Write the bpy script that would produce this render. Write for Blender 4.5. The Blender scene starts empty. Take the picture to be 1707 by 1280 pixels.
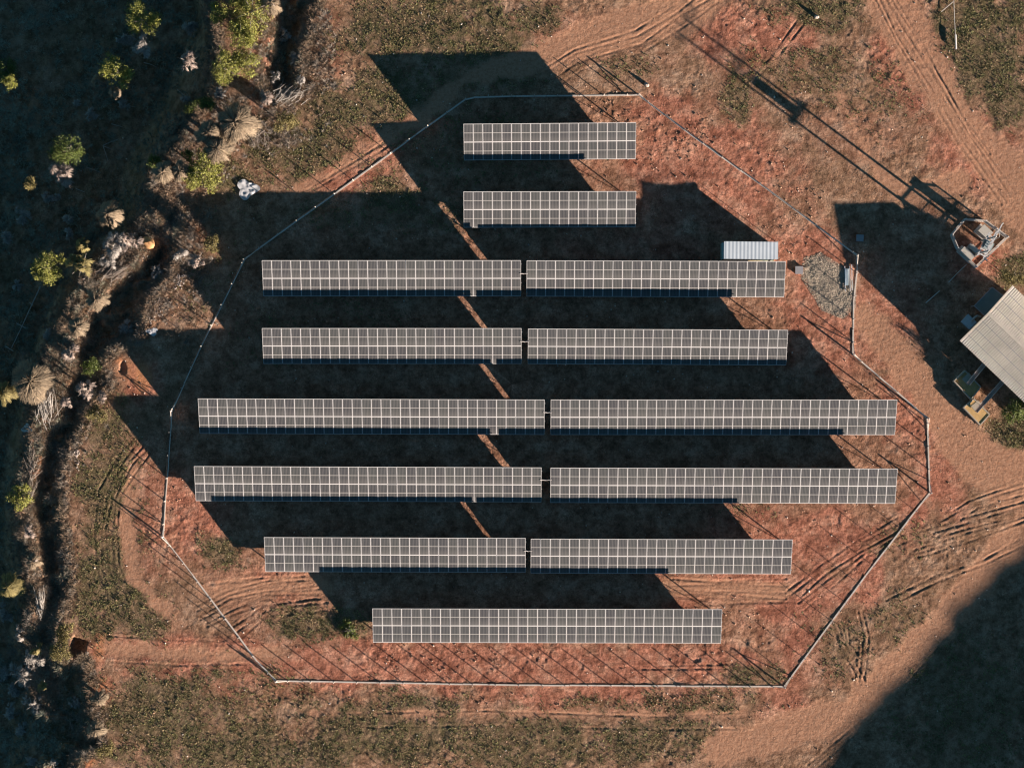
import bpy, math, random
import numpy as np
from mathutils import Vector, Matrix
R = math.radians
SC = bpy.context.scene
COL = SC.collection
rng = np.random.default_rng(7)
random.seed(7)

# ------------------------------------------------------------------ camera, sky, sun, exposure
HC = 290.0                      # camera height
FP = 4083.0                     # focal length in photo pixels
cam = bpy.data.cameras.new('camera'); camo = bpy.data.objects.new('camera', cam); COL.objects.link(camo)
camo.location = (0, 0, HC); camo.rotation_euler = (0, 0, 0)
cam.sensor_width = 36; cam.lens = 36 * FP / 1707.0; cam.clip_start = 1; cam.clip_end = 9000
SC.camera = camo
EL = 11.1
SUNV = Vector((0.8 * math.cos(R(EL)), -0.6 * math.cos(R(EL)), math.sin(R(EL))))   # towards the sun
w = bpy.data.worlds.new('World'); SC.world = w; w.use_nodes = True
nt = w.node_tree; bg = nt.nodes['Background']
sky = nt.nodes.new('ShaderNodeTexSky'); sky.sky_type = 'NISHITA'; sky.sun_disc = False
sky.sun_elevation = R(EL); sky.sun_rotation = math.atan2(SUNV.x, SUNV.y)
sky.altitude = 3000; sky.air_density = 0.9; sky.dust_density = 0.0; sky.ozone_density = 4.0
tint = nt.nodes.new('ShaderNodeMix'); tint.data_type = 'RGBA'; tint.blend_type = 'MULTIPLY'; tint.inputs[0].default_value = 1.0; tint.inputs[7].default_value = (0.72, 0.90, 0.66, 1)
nt.links.new(sky.outputs[0], tint.inputs[6]); nt.links.new(tint.outputs[2], bg.inputs[0]); bg.inputs[1].default_value = 0.05
sl = bpy.data.lights.new('sun', 'SUN'); sl.energy = 5.0; sl.angle = R(0.5); sl.color = (1.0, 0.85, 0.72)
so = bpy.data.objects.new('sun', sl); COL.objects.link(so)
so.rotation_euler = SUNV.to_track_quat('Z', 'Y').to_euler()
SC.view_settings.view_transform = 'Standard'; SC.view_settings.look = 'None'
SC.view_settings.exposure = 1.45; SC.view_settings.gamma = 1.0
SC.cycles.filter_width = 1.2; SC.cycles.max_bounces = 4; SC.cycles.diffuse_bounces = 2

# ------------------------------------------------------------------ helpers
def P(u, v, z=0.0):
    """photo pixel + height -> world point"""
    return Vector(((u - 853.5) * (HC - z) / FP, (640 - v) * (HC - z) / FP, z))
PX = 72.0      # shadow pixels per metre of height

def hash2(ix, iy, seed):
    h = (ix.astype(np.int64) * 374761393 + iy.astype(np.int64) * 668265263 + seed * 1442695041) & 0x7fffffff
    h = ((h ^ (h >> 13)) * 1274126177) & 0x7fffffff
    h = h ^ (h >> 16)
    return (h & 0xffff) / 65535.0
def vnoise(x, y, seed=0):
    ix = np.floor(x); iy = np.floor(y); fx = x - ix; fy = y - iy
    fx = fx * fx * (3 - 2 * fx); fy = fy * fy * (3 - 2 * fy)
    a = hash2(ix, iy, seed); b = hash2(ix + 1, iy, seed); c = hash2(ix, iy + 1, seed); d = hash2(ix + 1, iy + 1, seed)
    return (a * (1 - fx) + b * fx) * (1 - fy) + (c * (1 - fx) + d * fx) * fy - 0.5
def fbm(x, y, seed=0, o=4, g=0.5):
    s = 0; a = 1.0; f = 1.0
    for k in range(o):
        s = s + a * vnoise(x * f + 17.3 * k, y * f - 9.1 * k, seed + k); a *= g; f *= 2.03
    return s
def sstep(a, b, x):
    t = np.clip((x - a) / (b - a), 0, 1); return t * t * (3 - 2 * t)
def seg_dist(u, v, pts, widths=None):
    """distance to a polyline; with widths: distance minus interpolated half width. also returns side (+ = right of travel in picture)"""
    best = np.full(u.shape, 1e9)
    for i in range(len(pts) - 1):
        ax, ay = pts[i]; bx, by = pts[i + 1]
        dx, dy = bx - ax, by - ay; L2 = dx * dx + dy * dy
        t = np.clip(((u - ax) * dx + (v - ay) * dy) / L2, 0, 1)
        d = np.hypot(u - (ax + t * dx), v - (ay + t * dy))
        if widths is not None: d = d - (widths[i] * (1 - t) + widths[i + 1] * t)
        best = np.minimum(best, d)
    return best
def poly_sd(u, v, pts):
    """signed distance, + inside"""
    n = len(pts); ins = np.zeros(u.shape, bool); best = np.full(u.shape, 1e9)
    for i in range(n):
        ax, ay = pts[i]; bx, by = pts[(i + 1) % n]
        dx, dy = bx - ax, by - ay; L2 = dx * dx + dy * dy + 1e-9
        t = np.clip(((u - ax) * dx + (v - ay) * dy) / L2, 0, 1)
        best = np.minimum(best, np.hypot(u - (ax + t * dx), v - (ay + t * dy)))
        c = ((ay > v) != (by > v)) & (u < (bx - ax) * (v - ay) / ((by - ay) + 1e-12) + ax)
        ins ^= c
    return np.where(ins, best, -best)
def blob(u, v, items, seed=0, rag=0.5):
    s = np.zeros(u.shape)
    n = fbm(u / 34.0, v / 34.0, 90 + seed, 4, 0.6)
    for (cu, cv, ru, rv, wt) in items:
        d = np.sqrt(((u - cu) / ru) ** 2 + ((v - cv) / rv) ** 2)
        s = np.maximum(s, wt * (1 - sstep(0.35, 1.35, d + rag * n)))
    return s

# ------------------------------------------------------------------ the lie of the land (in photo pixels)
PLAT = [(545, -3000), (534, -100), (530, 0), (518, 50), (503, 95), (500, 140), (480, 172), (455, 165), (440, 120), (448, 60), (455, 0), (460, -120),
        (400, -130), (352, -60), (352, 10), (362, 60), (358, 120), (352, 165), (325, 195), (308, 240), (262, 285), (258, 310), (285, 330),
        (300, 350), (298, 400), (292, 440), (262, 480), (240, 520), (232, 558), (188, 582), (172, 612),
        (182, 640), (150, 672), (134, 720), (112, 752), (104, 800), (100, 870), (110, 920), (118, 965), (106, 1010), (94, 1050),
        (104, 1092), (142, 1106), (150, 1150), (152, 1190), (166, 1240), (132, 1262), (118, 1300), (90, 1500), (60, 4000),
        (90000, 4000), (90000, -90000), (545, -90000)]
SPUR = [(275, 290), (272, 340), (246, 395), (205, 430), (160, 468), (132, 510), (112, 560), (97, 620), (76, 690), (62, 740), (50, 790), (46, 860), (58, 950), (62, 1010), (50, 1060), (62, 1105), (74, 1140), (72, 1165)]
SPURW = [14, 15, 17, 28, 27, 22, 20, 27, 22, 14, 12, 13, 14, 10, 8, 10, 10, 5]
GROWS = []
def terrain_z(u, v, detail=True):
    n1 = fbm(u / 26.0, v / 26.0, 3, 4, 0.55)
    dp = poly_sd(u, v, PLAT) + 9 * n1
    dsp = -seg_dist(u, v, SPUR, SPURW) + 7 * n1
    # floor level: shallow gully between spur and plateau, deep valley to the left
    valley_line = np.interp(v, [-3000, 0, 290, 400, 500, 620, 740, 860, 1010, 1165, 1300, 3000], [430, 400, 255, 235, 140, 95, 62, 45, 62, 70, 60, 60])
    lowl = sstep(0, 55, valley_line - u)
    floor = -2.1 + 2.6 * np.clip(fbm(u / 26.0, v / 26.0, 8, 3), 0, .7) * (1 - lowl) - 5.0 * lowl * np.interp(v, [0, 600, 1280], [1.0, 0.55, 0.3]) - 0.4 * n1
    ts = -0.35 + 0.5 * n1 - 1.6 * sstep(1000, 1110, v)
    kp = sstep(-30, 5, dp); ks = sstep(-26, 8, dsp)
    z = floor
    z = z * (1 - ks) + ts * ks
    z = z * (1 - kp) + np.where(kp > 0, 0.0, 0.0) * kp
    # pits in the bank
    for (cu, cv, ru, rv, dep) in ((128, 1084, 17, 17, 1.1), (122, 1205, 14, 22, 1.0), (206, 614, 9, 15, 0.35), (150, 1235, 18, 9, 1.0)):
        d = np.hypot((u - cu) / ru, (v - cv) / rv) + 1.1 * n1
        z = z - dep * (1 - sstep(0.7, 1.15, d)) * kp
    on = kp
    inner = sstep(0, 60, dp)
    z = z + 0.10 * fbm(u / 120.0, v / 120.0, 21, 3) * inner
    z = z + 0.28 * np.exp(-((u - 1120) / 70) ** 2 - ((v - 318) / 26) ** 2)
    # hill outside the frame, lower right: its crest throws the big shadow
    ax, ay = 1766 + 691, 944 + 518; dx, dy = -0.672, 0.741; nx, ny = 0.741, 0.672
    s = (u - ax) * nx + (v - ay) * ny
    t = (u - ax) * dx + (v - ay) * dy
    hill = 12.0 * sstep(-260, 0, s) + 4.0 * sstep(20, 900, s)
    hill = hill + (0.28 * fbm(t / 70.0, s / 160.0, 55, 5, 0.55)) * sstep(-100, 0, s)
    hill = hill * sstep(-2500, -900, t) 
    z = z + hill
    if detail:
        rough = 0.35 + 0.65 * sstep(-0.1, 0.35, fbm(u / 90.0, v / 90.0, 31, 3))
        c = fbm(u / 9.0, v / 9.0, 41, 4, 0.62)
        smooth = 1 - 0.65 * MASKS['track'](u, v)
        z = z + (0.085 * c * rough * smooth) * (0.4 + 0.6 * on) + 0.12 * c * (1 - on)
        cl = np.clip(fbm(u / 5.5, v / 5.5, 47, 2) - 0.12, 0, 1)
        z = z + 0.13 * cl * np.maximum(MASKS['rubble'](u, v), 0.10) * smooth
        z = z + ruts(u, v)
    return z

RUTS = [  # polyline, parallel offsets
    ([(262, 742), (228, 780), (204, 830), (194, 890), (198, 945), (220, 1005)], (0, 8, 19, 27, 38)),
    ([(325, 1012), (380, 985), (440, 966), (530, 958)], (0, 7, 14, 22, 30, 38)),
    ([(350, 968), (420, 960), (520, 962)], (0, 9)),
    ([(390, 1045), (440, 1010), (500, 1000), (545, 995)], (0, 9, 18)),
    ([(1120, 968), (1200, 972), (1310, 974)], (-8, 0, 7, 14, 22, 30)),
    ([(1320, 990), (1375, 948), (1432, 905), (1500, 872)], (-8, 0, 9, 18, 30)),
    ([(1522, 908), (1600, 885), (1707, 852), (1800, 820)], (-18, -9, 0, 8, 20)),
    ([(1540, 880), (1620, 830), (1720, 800)], (0, 10, 24)),
    ([(1397, 1040), (1408, 1080), (1428, 1112), (1440, 1138)], (-2, 8)),
    ([(1440, 1018), (1448, 1060), (1444, 1100), (1440, 1135)], (0, 9)),
    ([(1412, 1036), (1420, 1070), (1432, 1092)], (0, 6)),
    ([(600, 1188), (800, 1185), (1100, 1192), (1230, 1190)], (0, 24)),
    ([(180, 1098), (300, 1104), (420, 1108)], (0, -36)),
    ([(1010, 1108), (1100, 1106), (1220, 1108)], (0, 10)),
    ([(1330, 1290), (1420, 1215), (1500, 1150), (1600, 1040)], (0, 12, 26, 38)),
    ([(1465, -10), (1505, 60), (1565, 160), (1610, 230), (1680, 330)], (-14, -6, 6, 14)),
    ([(1490, -10), (1540, 80), (1600, 190), (1650, 260)], (0,)),
    ([(900, 130), (960, 90), (1060, 60), (1130, 20), (1180, -20)], (-10, 0, 14, 26)),
    ([(500, 320), (600, 262), (700, 200)], (0, 12)),
    ([(1480, 1000), (1560, 960), (1640, 930), (1700, 900)], (0, 10)),
    ([(1230, 150), (1290, 90), (1340, 20)], (0, 12)),
]
def ruts(u, v):
    z = np.zeros(u.shape)
    wob = 3.0 * fbm(u / 40.0, v / 40.0, 71, 2)
    for pts, offs in RUTS:
        p = np.array(pts, float)
        m = (u > p[:, 0].min() - 50) & (u < p[:, 0].max() + 50) & (v > p[:, 1].min() - 50) & (v < p[:, 1].max() + 50)
        if not m.any(): continue
        uu, vv = u[m], v[m]
        d = np.diff(p, axis=0); nrm = np.stack([-d[:, 1], d[:, 0]], 1) / np.hypot(d[:, 0], d[:, 1])[:, None]
        nv = np.vstack([nrm[:1], (nrm[1:] + nrm[:-1]) / 2, nrm[-1:]])
        for k, o in enumerate(offs):
            q = p + nv * o + np.random.default_rng(k + len(pts) * 7).normal(size=p.shape) * 2.5
            dd = seg_dist(uu, vv, [tuple(x) for x in q]) + 1.2 * fbm(uu / 9.0, vv / 9.0, 85, 2)
            br = 0.75 * np.clip(0.75 + 1.2 * fbm(uu / 28.0, vv / 28.0, 80 + k, 3), 0.1, 1.5)
            z[m] += br * (-0.056 * np.exp(-(dd / 1.6) ** 2) + 0.028 * np.exp(-((dd - 3.4) / 1.6) ** 2))
    return z

TRACKS = [([(480, 330), (560, 285), (640, 235), (712, 190), (770, 135), (830, 112), (900, 100), (1000, 62), (1130, 20), (1200, -40)], [10, 10, 12, 16, 15, 20, 26, 36, 42, 40]),
          ([(1480, -40), (1500, 30), (1545, 110), (1590, 190), (1640, 250), (1720, 330), (1800, 400)], [46, 42, 38, 30, 34, 60, 70]),
          ([(1440, 520), (1500, 600), (1545, 660), (1600, 735), (1660, 790), (1760, 830)], [22, 28, 26, 34, 44, 60]),
          ([(1400, 160), (1470, 300), (1520, 330), (1600, 300)], [4, 14, 20, 20]),
          ([(1200, 1250), (1420, 1190), (1530, 1080), (1640, 960), (1720, 880)], [30, 34, 28, 30, 40]),
          ([(180, 1082), (300, 1090), (460, 1090)], [12, 14, 14]), ([(500, 1188), (900, 1190), (1240, 1192)], [3, 6, 6]),
          ([(222, 790), (212, 870), (222, 960), (300, 1040)], [14, 14, 14, 10]), ([(340, 990), (420, 980), (540, 975)], [10, 22, 18]),
          ([(1120, 980), (1310, 985)], [18, 16])]
GRASS = [(700, 1560, 1100, 200, .6), (2050, 60, 300, 260, .7), (700, -220, 500, 150, .7), (1250, -260, 300, 120, .4), (735, 45, 175, 66, 1.0), (600, 60, 60, 60, .75), (560, 180, 90, 55, .95), (640, 175, 80, 45, .9), (470, 240, 90, 70, 1.0), (380, 290, 60, 40, .9), (540, 235, 70, 25, .7),
         (650, 320, 60, 34, .8), (180, 800, 60, 90, 1.0), (175, 960, 70, 120, 1.0), (230, 1030, 60, 50, .8), (165, 700, 40, 50, .9), (365, 920, 40, 34, .85),
         (520, 1035, 70, 32, .85), (590, 1040, 30, 22, .7), (260, 1190, 160, 80, .9), (420, 1250, 200, 60, .85), (640, 1225, 170, 60, .8), (860, 1240, 170, 60, .75), (1090, 1230, 110, 50, .7),
         (700, 1175, 80, 18, .7), (1000, 1175, 90, 20, .6), (1160, 1170, 110, 30, .6), (1260, 1125, 60, 24, .7), (1640, 70, 100, 110, 1.0), (1600, 140, 50, 50, .9), (1680, 160, 60, 70, .8), (1690, 720, 50, 70, .9),
         (1690, 450, 40, 30, 1.0), (1360, 20, 90, 40, .8), (1340, 110, 70, 40, .5), (1230, 160, 30, 50, .75), (1480, 150, 80, 70, .35), (1380, 140, 60, 50, .45), (1270, 100, 50, 40, .4),
         (1500, 1040, 60, 60, .45), (1400, 1070, 60, 50, .5), (1260, 850, 60, 16, .35), (1240, 190, 20, 30, .8), (900, 30, 60, 30, .6), (1040, 120, 60, 30, .35), (640, 140, 70, 50, .8),
         (380, 1180, 200, 60, .6), (780, 250, 160, 70, .35), (660, 360, 200, 30, .4), (330, 440, 60, 80, .35), (560, 520, 180, 30, .2), (450, 560, 60, 60, .25), (820, 130, 90, 25, .6), (1620, 1180, 120, 120, .5), (1500, 900, 70, 30, .25)]
REDS = [(1180, 290, 160, 110, .85), (1110, 180, 70, 40, .9), (1340, 420, 90, 60, .8), (1400, 540, 110, 90, .6), (1480, 520, 90, 90, .7), (1500, 680, 50, 60, 1.0), (1570, 780, 50, 90, .9), (1330, 900, 130, 60, .75),
        (1330, 1000, 100, 60, .85), (1340, 1080, 60, 60, .6), (760, 1110, 520, 45, 1.0), (300, 1085, 160, 26, .9), (430, 1130, 70, 50, .8), (980, 1160, 200, 30, .8), (1320, 1180, 60, 40, .7), (1250, 60, 120, 60, .85), (1300, 1140, 80, 30, .6),
        (1520, 90, 60, 110, .9), (1640, 260, 90, 60, .8), (560, 290, 90, 26, .8), (700, 205, 40, 22, .9), (240, 640, 30, 40, 1.3), (165, 1090, 12, 26, 1.4), (172, 1145, 20, 22, 1.0), (255, 850, 60, 110, .6), (330, 860, 70, 60, .7),
        (470, 975, 90, 24, .7), (1620, 440, 60, 40, .9), (1240, 970, 120, 30, .8), (960, 60, 120, 40, .4), (440, 130, 40, 60, .8), (60, 750, 20, 60, 1.0), (135, 1270, 20, 10, 1.3), (330, 385, 14, 14, 1.2),
        (1430, 220, 120, 60, .25), (620, 250, 60, 30, .7), (1110, 420, 180, 50, .6), (1540, 430, 120, 90, .3), (560, 80, 20, 60, .5), (1450, 960, 25, 60, .9), (1530, 860, 25, 40, .9), (1130, 1010, 40, 20, .6)]
RUBB = [(1120, 230, 70, 60, 1.0), (1060, 185, 70, 30, .9), (1310, 390, 70, 50, .8), (760, 1100, 300, 18, 1.0), (1350, 870, 60, 20, 1.0), (1380, 640, 60, 30, .6), (1470, 640, 40, 50, .7), (430, 1160, 60, 20, .7), (1000, 1165, 250, 16, .8),
        (300, 870, 40, 60, .5), (640, 270, 80, 40, .7), (290, 470, 60, 60, .9), (1230, 1020, 80, 26, .7), (1640, 730, 40, 50, .9), (1640, 330, 40, 20, .8), (430, 560, 40, 200, .1), (1300, 300, 100, 50, .5), (140, 760, 50, 60, .6), (670, 1050, 30, 20, 1.0), (160, 640, 60, 50, .6)]
def m_track(u, v):
    m = np.zeros(u.shape); n = fbm(u / 22.0, v / 22.0, 12, 3)
    for pts, ws in TRACKS: m = np.maximum(m, 1 - sstep(-9, 7, seg_dist(u, v, pts, ws) + 14 * n))
    return m
MASKS = {'track': m_track, 'grass': lambda u, v: blob(u, v, GRASS, 1, 0.8), 'red': lambda u, v: blob(u, v, REDS, 2, 0.7), 'rubble': lambda u, v: blob(u, v, RUBB, 3, 0.8)}

# ------------------------------------------------------------------ node materials
def newmat(name):
    m = bpy.data.materials.new(name); m.use_nodes = True; n = m.node_tree; b = n.nodes['Principled BSDF']; return m, n, b
def nd(n, t, **kw):
    x = n.nodes.new(t)
    for k, val in kw.items(): setattr(x, k, val)
    return x
def noise(n, scale, detail=4, rough=0.6, coord='Object', dim=None):
    tc = n.nodes.get('TC') or nd(n, 'ShaderNodeTexCoord', name='TC')
    x = nd(n, 'ShaderNodeTexNoise'); x.inputs['Scale'].default_value = scale; x.inputs['Detail'].default_value = detail; x.inputs['Roughness'].default_value = rough
    n.links.new(tc.outputs[coord], x.inputs['Vector']); return x.outputs['Fac']
def ramp(n, fac, stops):
    r = nd(n, 'ShaderNodeValToRGB'); e = r.color_ramp.elements
    while len(e) < len(stops): e.new(0.5)
    for i, (p, c) in enumerate(stops): e[i].position = p; e[i].color = (*c, 1) if len(c) == 3 else c
    n.links.new(fac, r.inputs[0]); return r.outputs[0]
def mix(n, fac, a, b, mode='MIX'):
    x = nd(n, 'ShaderNodeMix', data_type='RGBA', blend_type=mode)
    for s, val in ((x.inputs[0], fac), (x.inputs[6], a), (x.inputs[7], b)):
        if isinstance(val, (int, float)): s.default_value = val
        elif isinstance(val, tuple): s.default_value = (*val, 1)
        else: n.links.new(val, s)
    return x.outputs[2]
def mth(n, op, a, b=0.0):
    x = nd(n, 'ShaderNodeMath', operation=op)
    for s, val in ((x.inputs[0], a), (x.inputs[1], b)):
        if isinstance(val, (int, float)): s.default_value = val
        else: n.links.new(val, s)
    return x.outputs[0]
def bump(n, b, h, strength, dist):
    x = nd(n, 'ShaderNodeBump'); x.inputs['Strength'].default_value = strength; x.inputs['Distance'].default_value = dist
    n.links.new(h, x.inputs['Height']); n.links.new(x.outputs[0], b.inputs['Normal'])
def simple(name, col, rough=0.7, var=0.2, scale=3.0, metal=0.0, island=False, bumpd=0.0):
    m, n, b = newmat(name)
    f = noise(n, scale)
    lo = tuple(c * (1 - var) for c in col); hi = tuple(min(1, c * (1 + var)) for c in col)
    c = ramp(n, f, [(0.3, lo), (0.7, hi)])
    if island:
        g = nd(n, 'ShaderNodeNewGeometry')
        v = ramp(n, g.outputs['Random Per Island'], [(0, (0.5, 0.5, 0.5)), (1, (1.45, 1.45, 1.35))])
        c = mix(n, 1.0, c, v, 'MULTIPLY')
    n.links.new(c, b.inputs['Base Color']); b.inputs['Roughness'].default_value = rough; b.inputs['Metallic'].default_value = metal
    if bumpd: bump(n, b, noise(n, scale * 4), 0.6, bumpd)
    return m

def ground_material():
    m, n, b = newmat('ground_earth')
    at = nd(n, 'ShaderNodeAttribute', attribute_name='cover'); sep = nd(n, 'ShaderNodeSeparateColor'); n.links.new(at.outputs['Color'], sep.inputs[0])
    gr, rd, tr = sep.outputs; at2 = nd(n, 'ShaderNodeAttribute', attribute_name='cover2'); sep2 = nd(n, 'ShaderNodeSeparateColor'); n.links.new(at2.outputs['Color'], sep2.inputs[0])
    gravel, dry, orange = sep2.outputs
    n1 = noise(n, 0.35, 6, 0.65); n2 = noise(n, 2.6, 6, 0.7); n3 = noise(n, 6.0, 5, 0.8)
    tan = ramp(n, n1, [(0.34, (0.20, 0.135, 0.082)), (0.5, (0.29, 0.185, 0.118)), (0.66, (0.38, 0.26, 0.18))])
    red = ramp(n, n1, [(0.36, (0.30, 0.12, 0.078)), (0.5, (0.42, 0.18, 0.118)), (0.64, (0.52, 0.27, 0.185))])
    c = mix(n, rd, tan, red)
    patch = ramp(n, noise(n, 0.9, 3, 0.55), [(0.38, (0.72, 0.68, 0.66)), (0.5, (1, 1, 1)), (0.6, (1.22, 1.24, 1.25))])
    c = mix(n, 0.9, c, patch, 'MULTIPLY')
    c = mix(n, mth(n, 'MULTIPLY', tr, 0.92), c, ramp(n, n2, [(0.3, (0.43, 0.215, 0.13)), (0.7, (0.52, 0.295, 0.19))]))
    sp = ramp(n, n2, [(0.32, (0.55, 0.52, 0.48)), (0.5, (1, 1, 1)), (0.68, (1.35, 1.38, 1.42))])
    c = mix(n, mth(n, 'MULTIPLY', 0.85, mth(n, 'SUBTRACT', 1.0, mth(n, 'MULTIPLY', tr, 0.6))), c, sp, 'MULTIPLY')
    sp2 = ramp(n, n3, [(0.36, (0.5, 0.46, 0.42)), (0.5, (1, 1, 1)), (0.64, (1.55, 1.55, 1.55))])
    spk = ramp(n, noise(n, 0.55, 4, 0.65), [(0.38, (0.12, 0.12, 0.12)), (0.62, (1, 1, 1))])
    c = mix(n, mth(n, 'MULTIPLY', mth(n, 'MULTIPLY', spk, 0.85), mth(n, 'SUBTRACT', 1.0, mth(n, 'MULTIPLY', tr, 0.6))), c, sp2, 'MULTIPLY')
    gm = ramp(n, mth(n, 'ADD', mth(n, 'MULTIPLY', gr, 0.75), mth(n, 'SUBTRACT', n2, 0.5)), [(0.15, (0, 0, 0)), (0.62, (1, 1, 1))])
    gcol = mix(n, ramp(n, noise(n, 0.9, 4, 0.7), [(0.4, (0, 0, 0)), (0.6, (1, 1, 1))]), ramp(n, n3, [(0.36, (0.05, 0.05, 0.022)), (0.5, (0.105, 0.095, 0.045)), (0.66, (0.21, 0.18, 0.095))]), ramp(n, n3, [(0.36, (0.10, 0.07, 0.04)), (0.5, (0.19, 0.13, 0.08)), (0.66, (0.33, 0.25, 0.16))]))
    c = mix(n, mth(n, 'MULTIPLY', gm, 0.85), c, gcol)
    c = mix(n, dry, c, ramp(n, n2, [(0.3, (0.10, 0.06, 0.04)), (0.7, (0.27, 0.18, 0.125))]))
    c = mix(n, gravel, c, ramp(n, noise(n, 14, 3, 0.8), [(0.3, (0.27, 0.21, 0.165)), (0.7, (0.52, 0.43, 0.35))]))
    c = mix(n, orange, c, ramp(n, n2, [(0.3, (0.46, 0.19, 0.09)), (0.7, (0.62, 0.30, 0.16))]))
    n.links.new(c, b.inputs['Base Color']); b.inputs['Roughness'].default_value = 0.95; b.inputs['Specular IOR Level'].default_value = 0.1
    hgt = mth(n, 'ADD', mth(n, 'MULTIPLY', noise(n, 1.6, 7, 0.7), 1.0), mth(n, 'MULTIPLY', noise(n, 7.0, 4, 0.75), 0.35))
    hgt = mth(n, 'MULTIPLY', hgt, mth(n, 'SUBTRACT', 1.0, mth(n, 'MULTIPLY', tr, 0.45)))
    bump(n, b, hgt, 0.9, 0.2)
    return m

def mk(name, V, F, mats, parent=None, smooth=False, midx=None):
    me = bpy.data.meshes.new(name)
    V = np.asarray(V, np.float32); 
    if isinstance(F, np.ndarray):
        k = F.shape[1]; nf = F.shape[0]
        me.vertices.add(len(V)); me.vertices.foreach_set('co', V.ravel())
        me.loops.add(nf * k); me.loops.foreach_set('vertex_index', F.astype(np.int32).ravel())
        me.polygons.add(nf); me.polygons.foreach_set('loop_start', np.arange(0, nf * k, k, dtype=np.int32)); me.polygons.foreach_set('loop_total', np.full(nf, k, np.int32))
        me.update(calc_edges=True)
    else:
        me.from_pydata([tuple(x) for x in V], [], F)
    for x in (mats if isinstance(mats, (list, tuple)) else [mats]): me.materials.append(x)
    if midx is not None: me.polygons.foreach_set('material_index', np.asarray(midx, np.int32))
    if smooth: me.polygons.foreach_set('use_smooth', np.ones(len(me.polygons), bool))
    me.update()
    o = bpy.data.objects.new(name, me); COL.objects.link(o)
    if parent is not None: o.parent = parent
    return o
def tag(o, label=None, cat=None, group=None, kind=None):
    if label: o['label'] = label
    if cat: o['category'] = cat
    if group: o['group'] = group
    if kind: o['kind'] = kind
    return o
def empty(name, loc, rz=0.0, label=None, cat=None, group=None):
    o = bpy.data.objects.new(name, None); o.empty_display_size = 0.3; COL.objects.link(o)
    o.location = loc; o.rotation_euler = (0, 0, rz); return tag(o, label, cat, group)
class MB:
    def __init__(s): s.v = []; s.f = []; s.m = []
    def add(s, vs, fs, mi=0):
        b = len(s.v); s.v += [tuple(x) for x in vs]; s.f += [tuple(b + i for i in f) for f in fs]; s.m += [mi] * len(fs); return s
    def box(s, c, d, rz=0.0, mi=0, M=None):
        vs = []
        for z in (-.5, .5):
            for x, y in ((-.5, -.5), (.5, -.5), (.5, .5), (-.5, .5)): vs.append(Vector((x * d[0], y * d[1], z * d[2])))
        rot = M if M is not None else Matrix.Rotation(rz, 3, 'Z')
        vs = [rot @ v + Vector(c) for v in vs]
        return s.add(vs, [(3, 2, 1, 0), (4, 5, 6, 7), (0, 1, 5, 4), (1, 2, 6, 5), (2, 3, 7, 6), (3, 0, 4, 7)], mi)
    def bar(s, a, b, w, h=None, mi=0):
        a = Vector(a); b = Vector(b); d = b - a; L = d.length
        return s.box((a + b) / 2, (w, h or w, L), M=d.to_track_quat('Z', 'Y').to_matrix(), mi=mi)
    def tube(s, pts, r, n=6, mi=0, r2=None):
        pts = [Vector(p) for p in pts]; N = len(pts); r2 = r if r2 is None else r2; b = len(s.v); vs = []
        for i, p in enumerate(pts):
            d = (pts[min(i + 1, N - 1)] - pts[max(i - 1, 0)]).normalized()
            q = d.to_track_quat('Z', 'Y'); rr = r + (r2 - r) * i / max(1, N - 1)
            for k in range(n):
                a = 2 * math.pi * k / n; vs.append(p + q @ Vector((rr * math.cos(a), rr * math.sin(a), 0)))
        fs = [(i * n + k, i * n + (k + 1) % n, (i + 1) * n + (k + 1) % n, (i + 1) * n + k) for i in range(N - 1) for k in range(n)]
        fs += [tuple(range(n - 1, -1, -1)), tuple((N - 1) * n + k for k in range(n))]
        return s.add(vs, fs, mi)
    def prism(s, poly, z0, z1, mi=0):
        n = len(poly); vs = [(p[0], p[1], z0) for p in poly] + [(p[0], p[1], z1) for p in poly]
        a = sum(poly[i][0] * poly[(i + 1) % n][1] - poly[(i + 1) % n][0] * poly[i][1] for i in range(n))
        fs = [tuple(range(n - 1, -1, -1)), tuple(range(n, 2 * n))] + [(i, (i + 1) % n, n + (i + 1) % n, n + i) for i in range(n)]
        if a < 0: fs = [tuple(reversed(f)) for f in fs]
        return s.add(vs, fs, mi)
    def build(s, name, mats, parent=None, smooth=False):
        return mk(name, np.array(s.v), s.f, mats, parent, smooth, s.m)

MAT = {}
MAT['ground'] = ground_material()

FENCE_PX = [(776, 166), (1065, 159), (1285, 320), (1428, 426), (1422, 591), (1546, 697), (1550, 821), (1307, 1144), (461, 1134), (322, 959), (272, 894), (287, 685), (360, 529), (408, 433), (563, 320)]
# ------------------------------------------------------------------ ground: one sheet out to the horizon
def axis(lo, hi, step, far):
    inner = np.arange(lo, hi + step, step, dtype=float)
    g = []; x = 0; s = step
    while x < far:
        s = min(s * 1.15, 9.0) if x < 1500 else s * 1.2
        x += s; g.append(x)
    g = np.array(g); return np.concatenate([lo - g[::-1], inner, inner[-1] + g])
us = axis(-30, 1740, 1.6, 60000); vs_ = axis(-30, 1310, 1.6, 60000)
U, Vv = np.meshgrid(us, vs_)
Z = terrain_z(U.ravel(), Vv.ravel()).reshape(U.shape)
uf, vf = U.ravel(), Vv.ravel(); zf = Z.ravel()
VX = np.stack([(uf - 853.5) * (HC - zf) / FP, (640 - vf) * (HC - zf) / FP, zf], 1)
ny, nx = U.shape; idx = np.arange(nx * ny).reshape(ny, nx)
FQ = np.stack([idx[:-1, :-1].ravel(), idx[1:, :-1].ravel(), idx[1:, 1:].ravel(), idx[:-1, 1:].ravel()], 1)
ground = mk('ground', VX, FQ, MAT['ground'], smooth=True); tag(ground, kind='structure')
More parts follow.
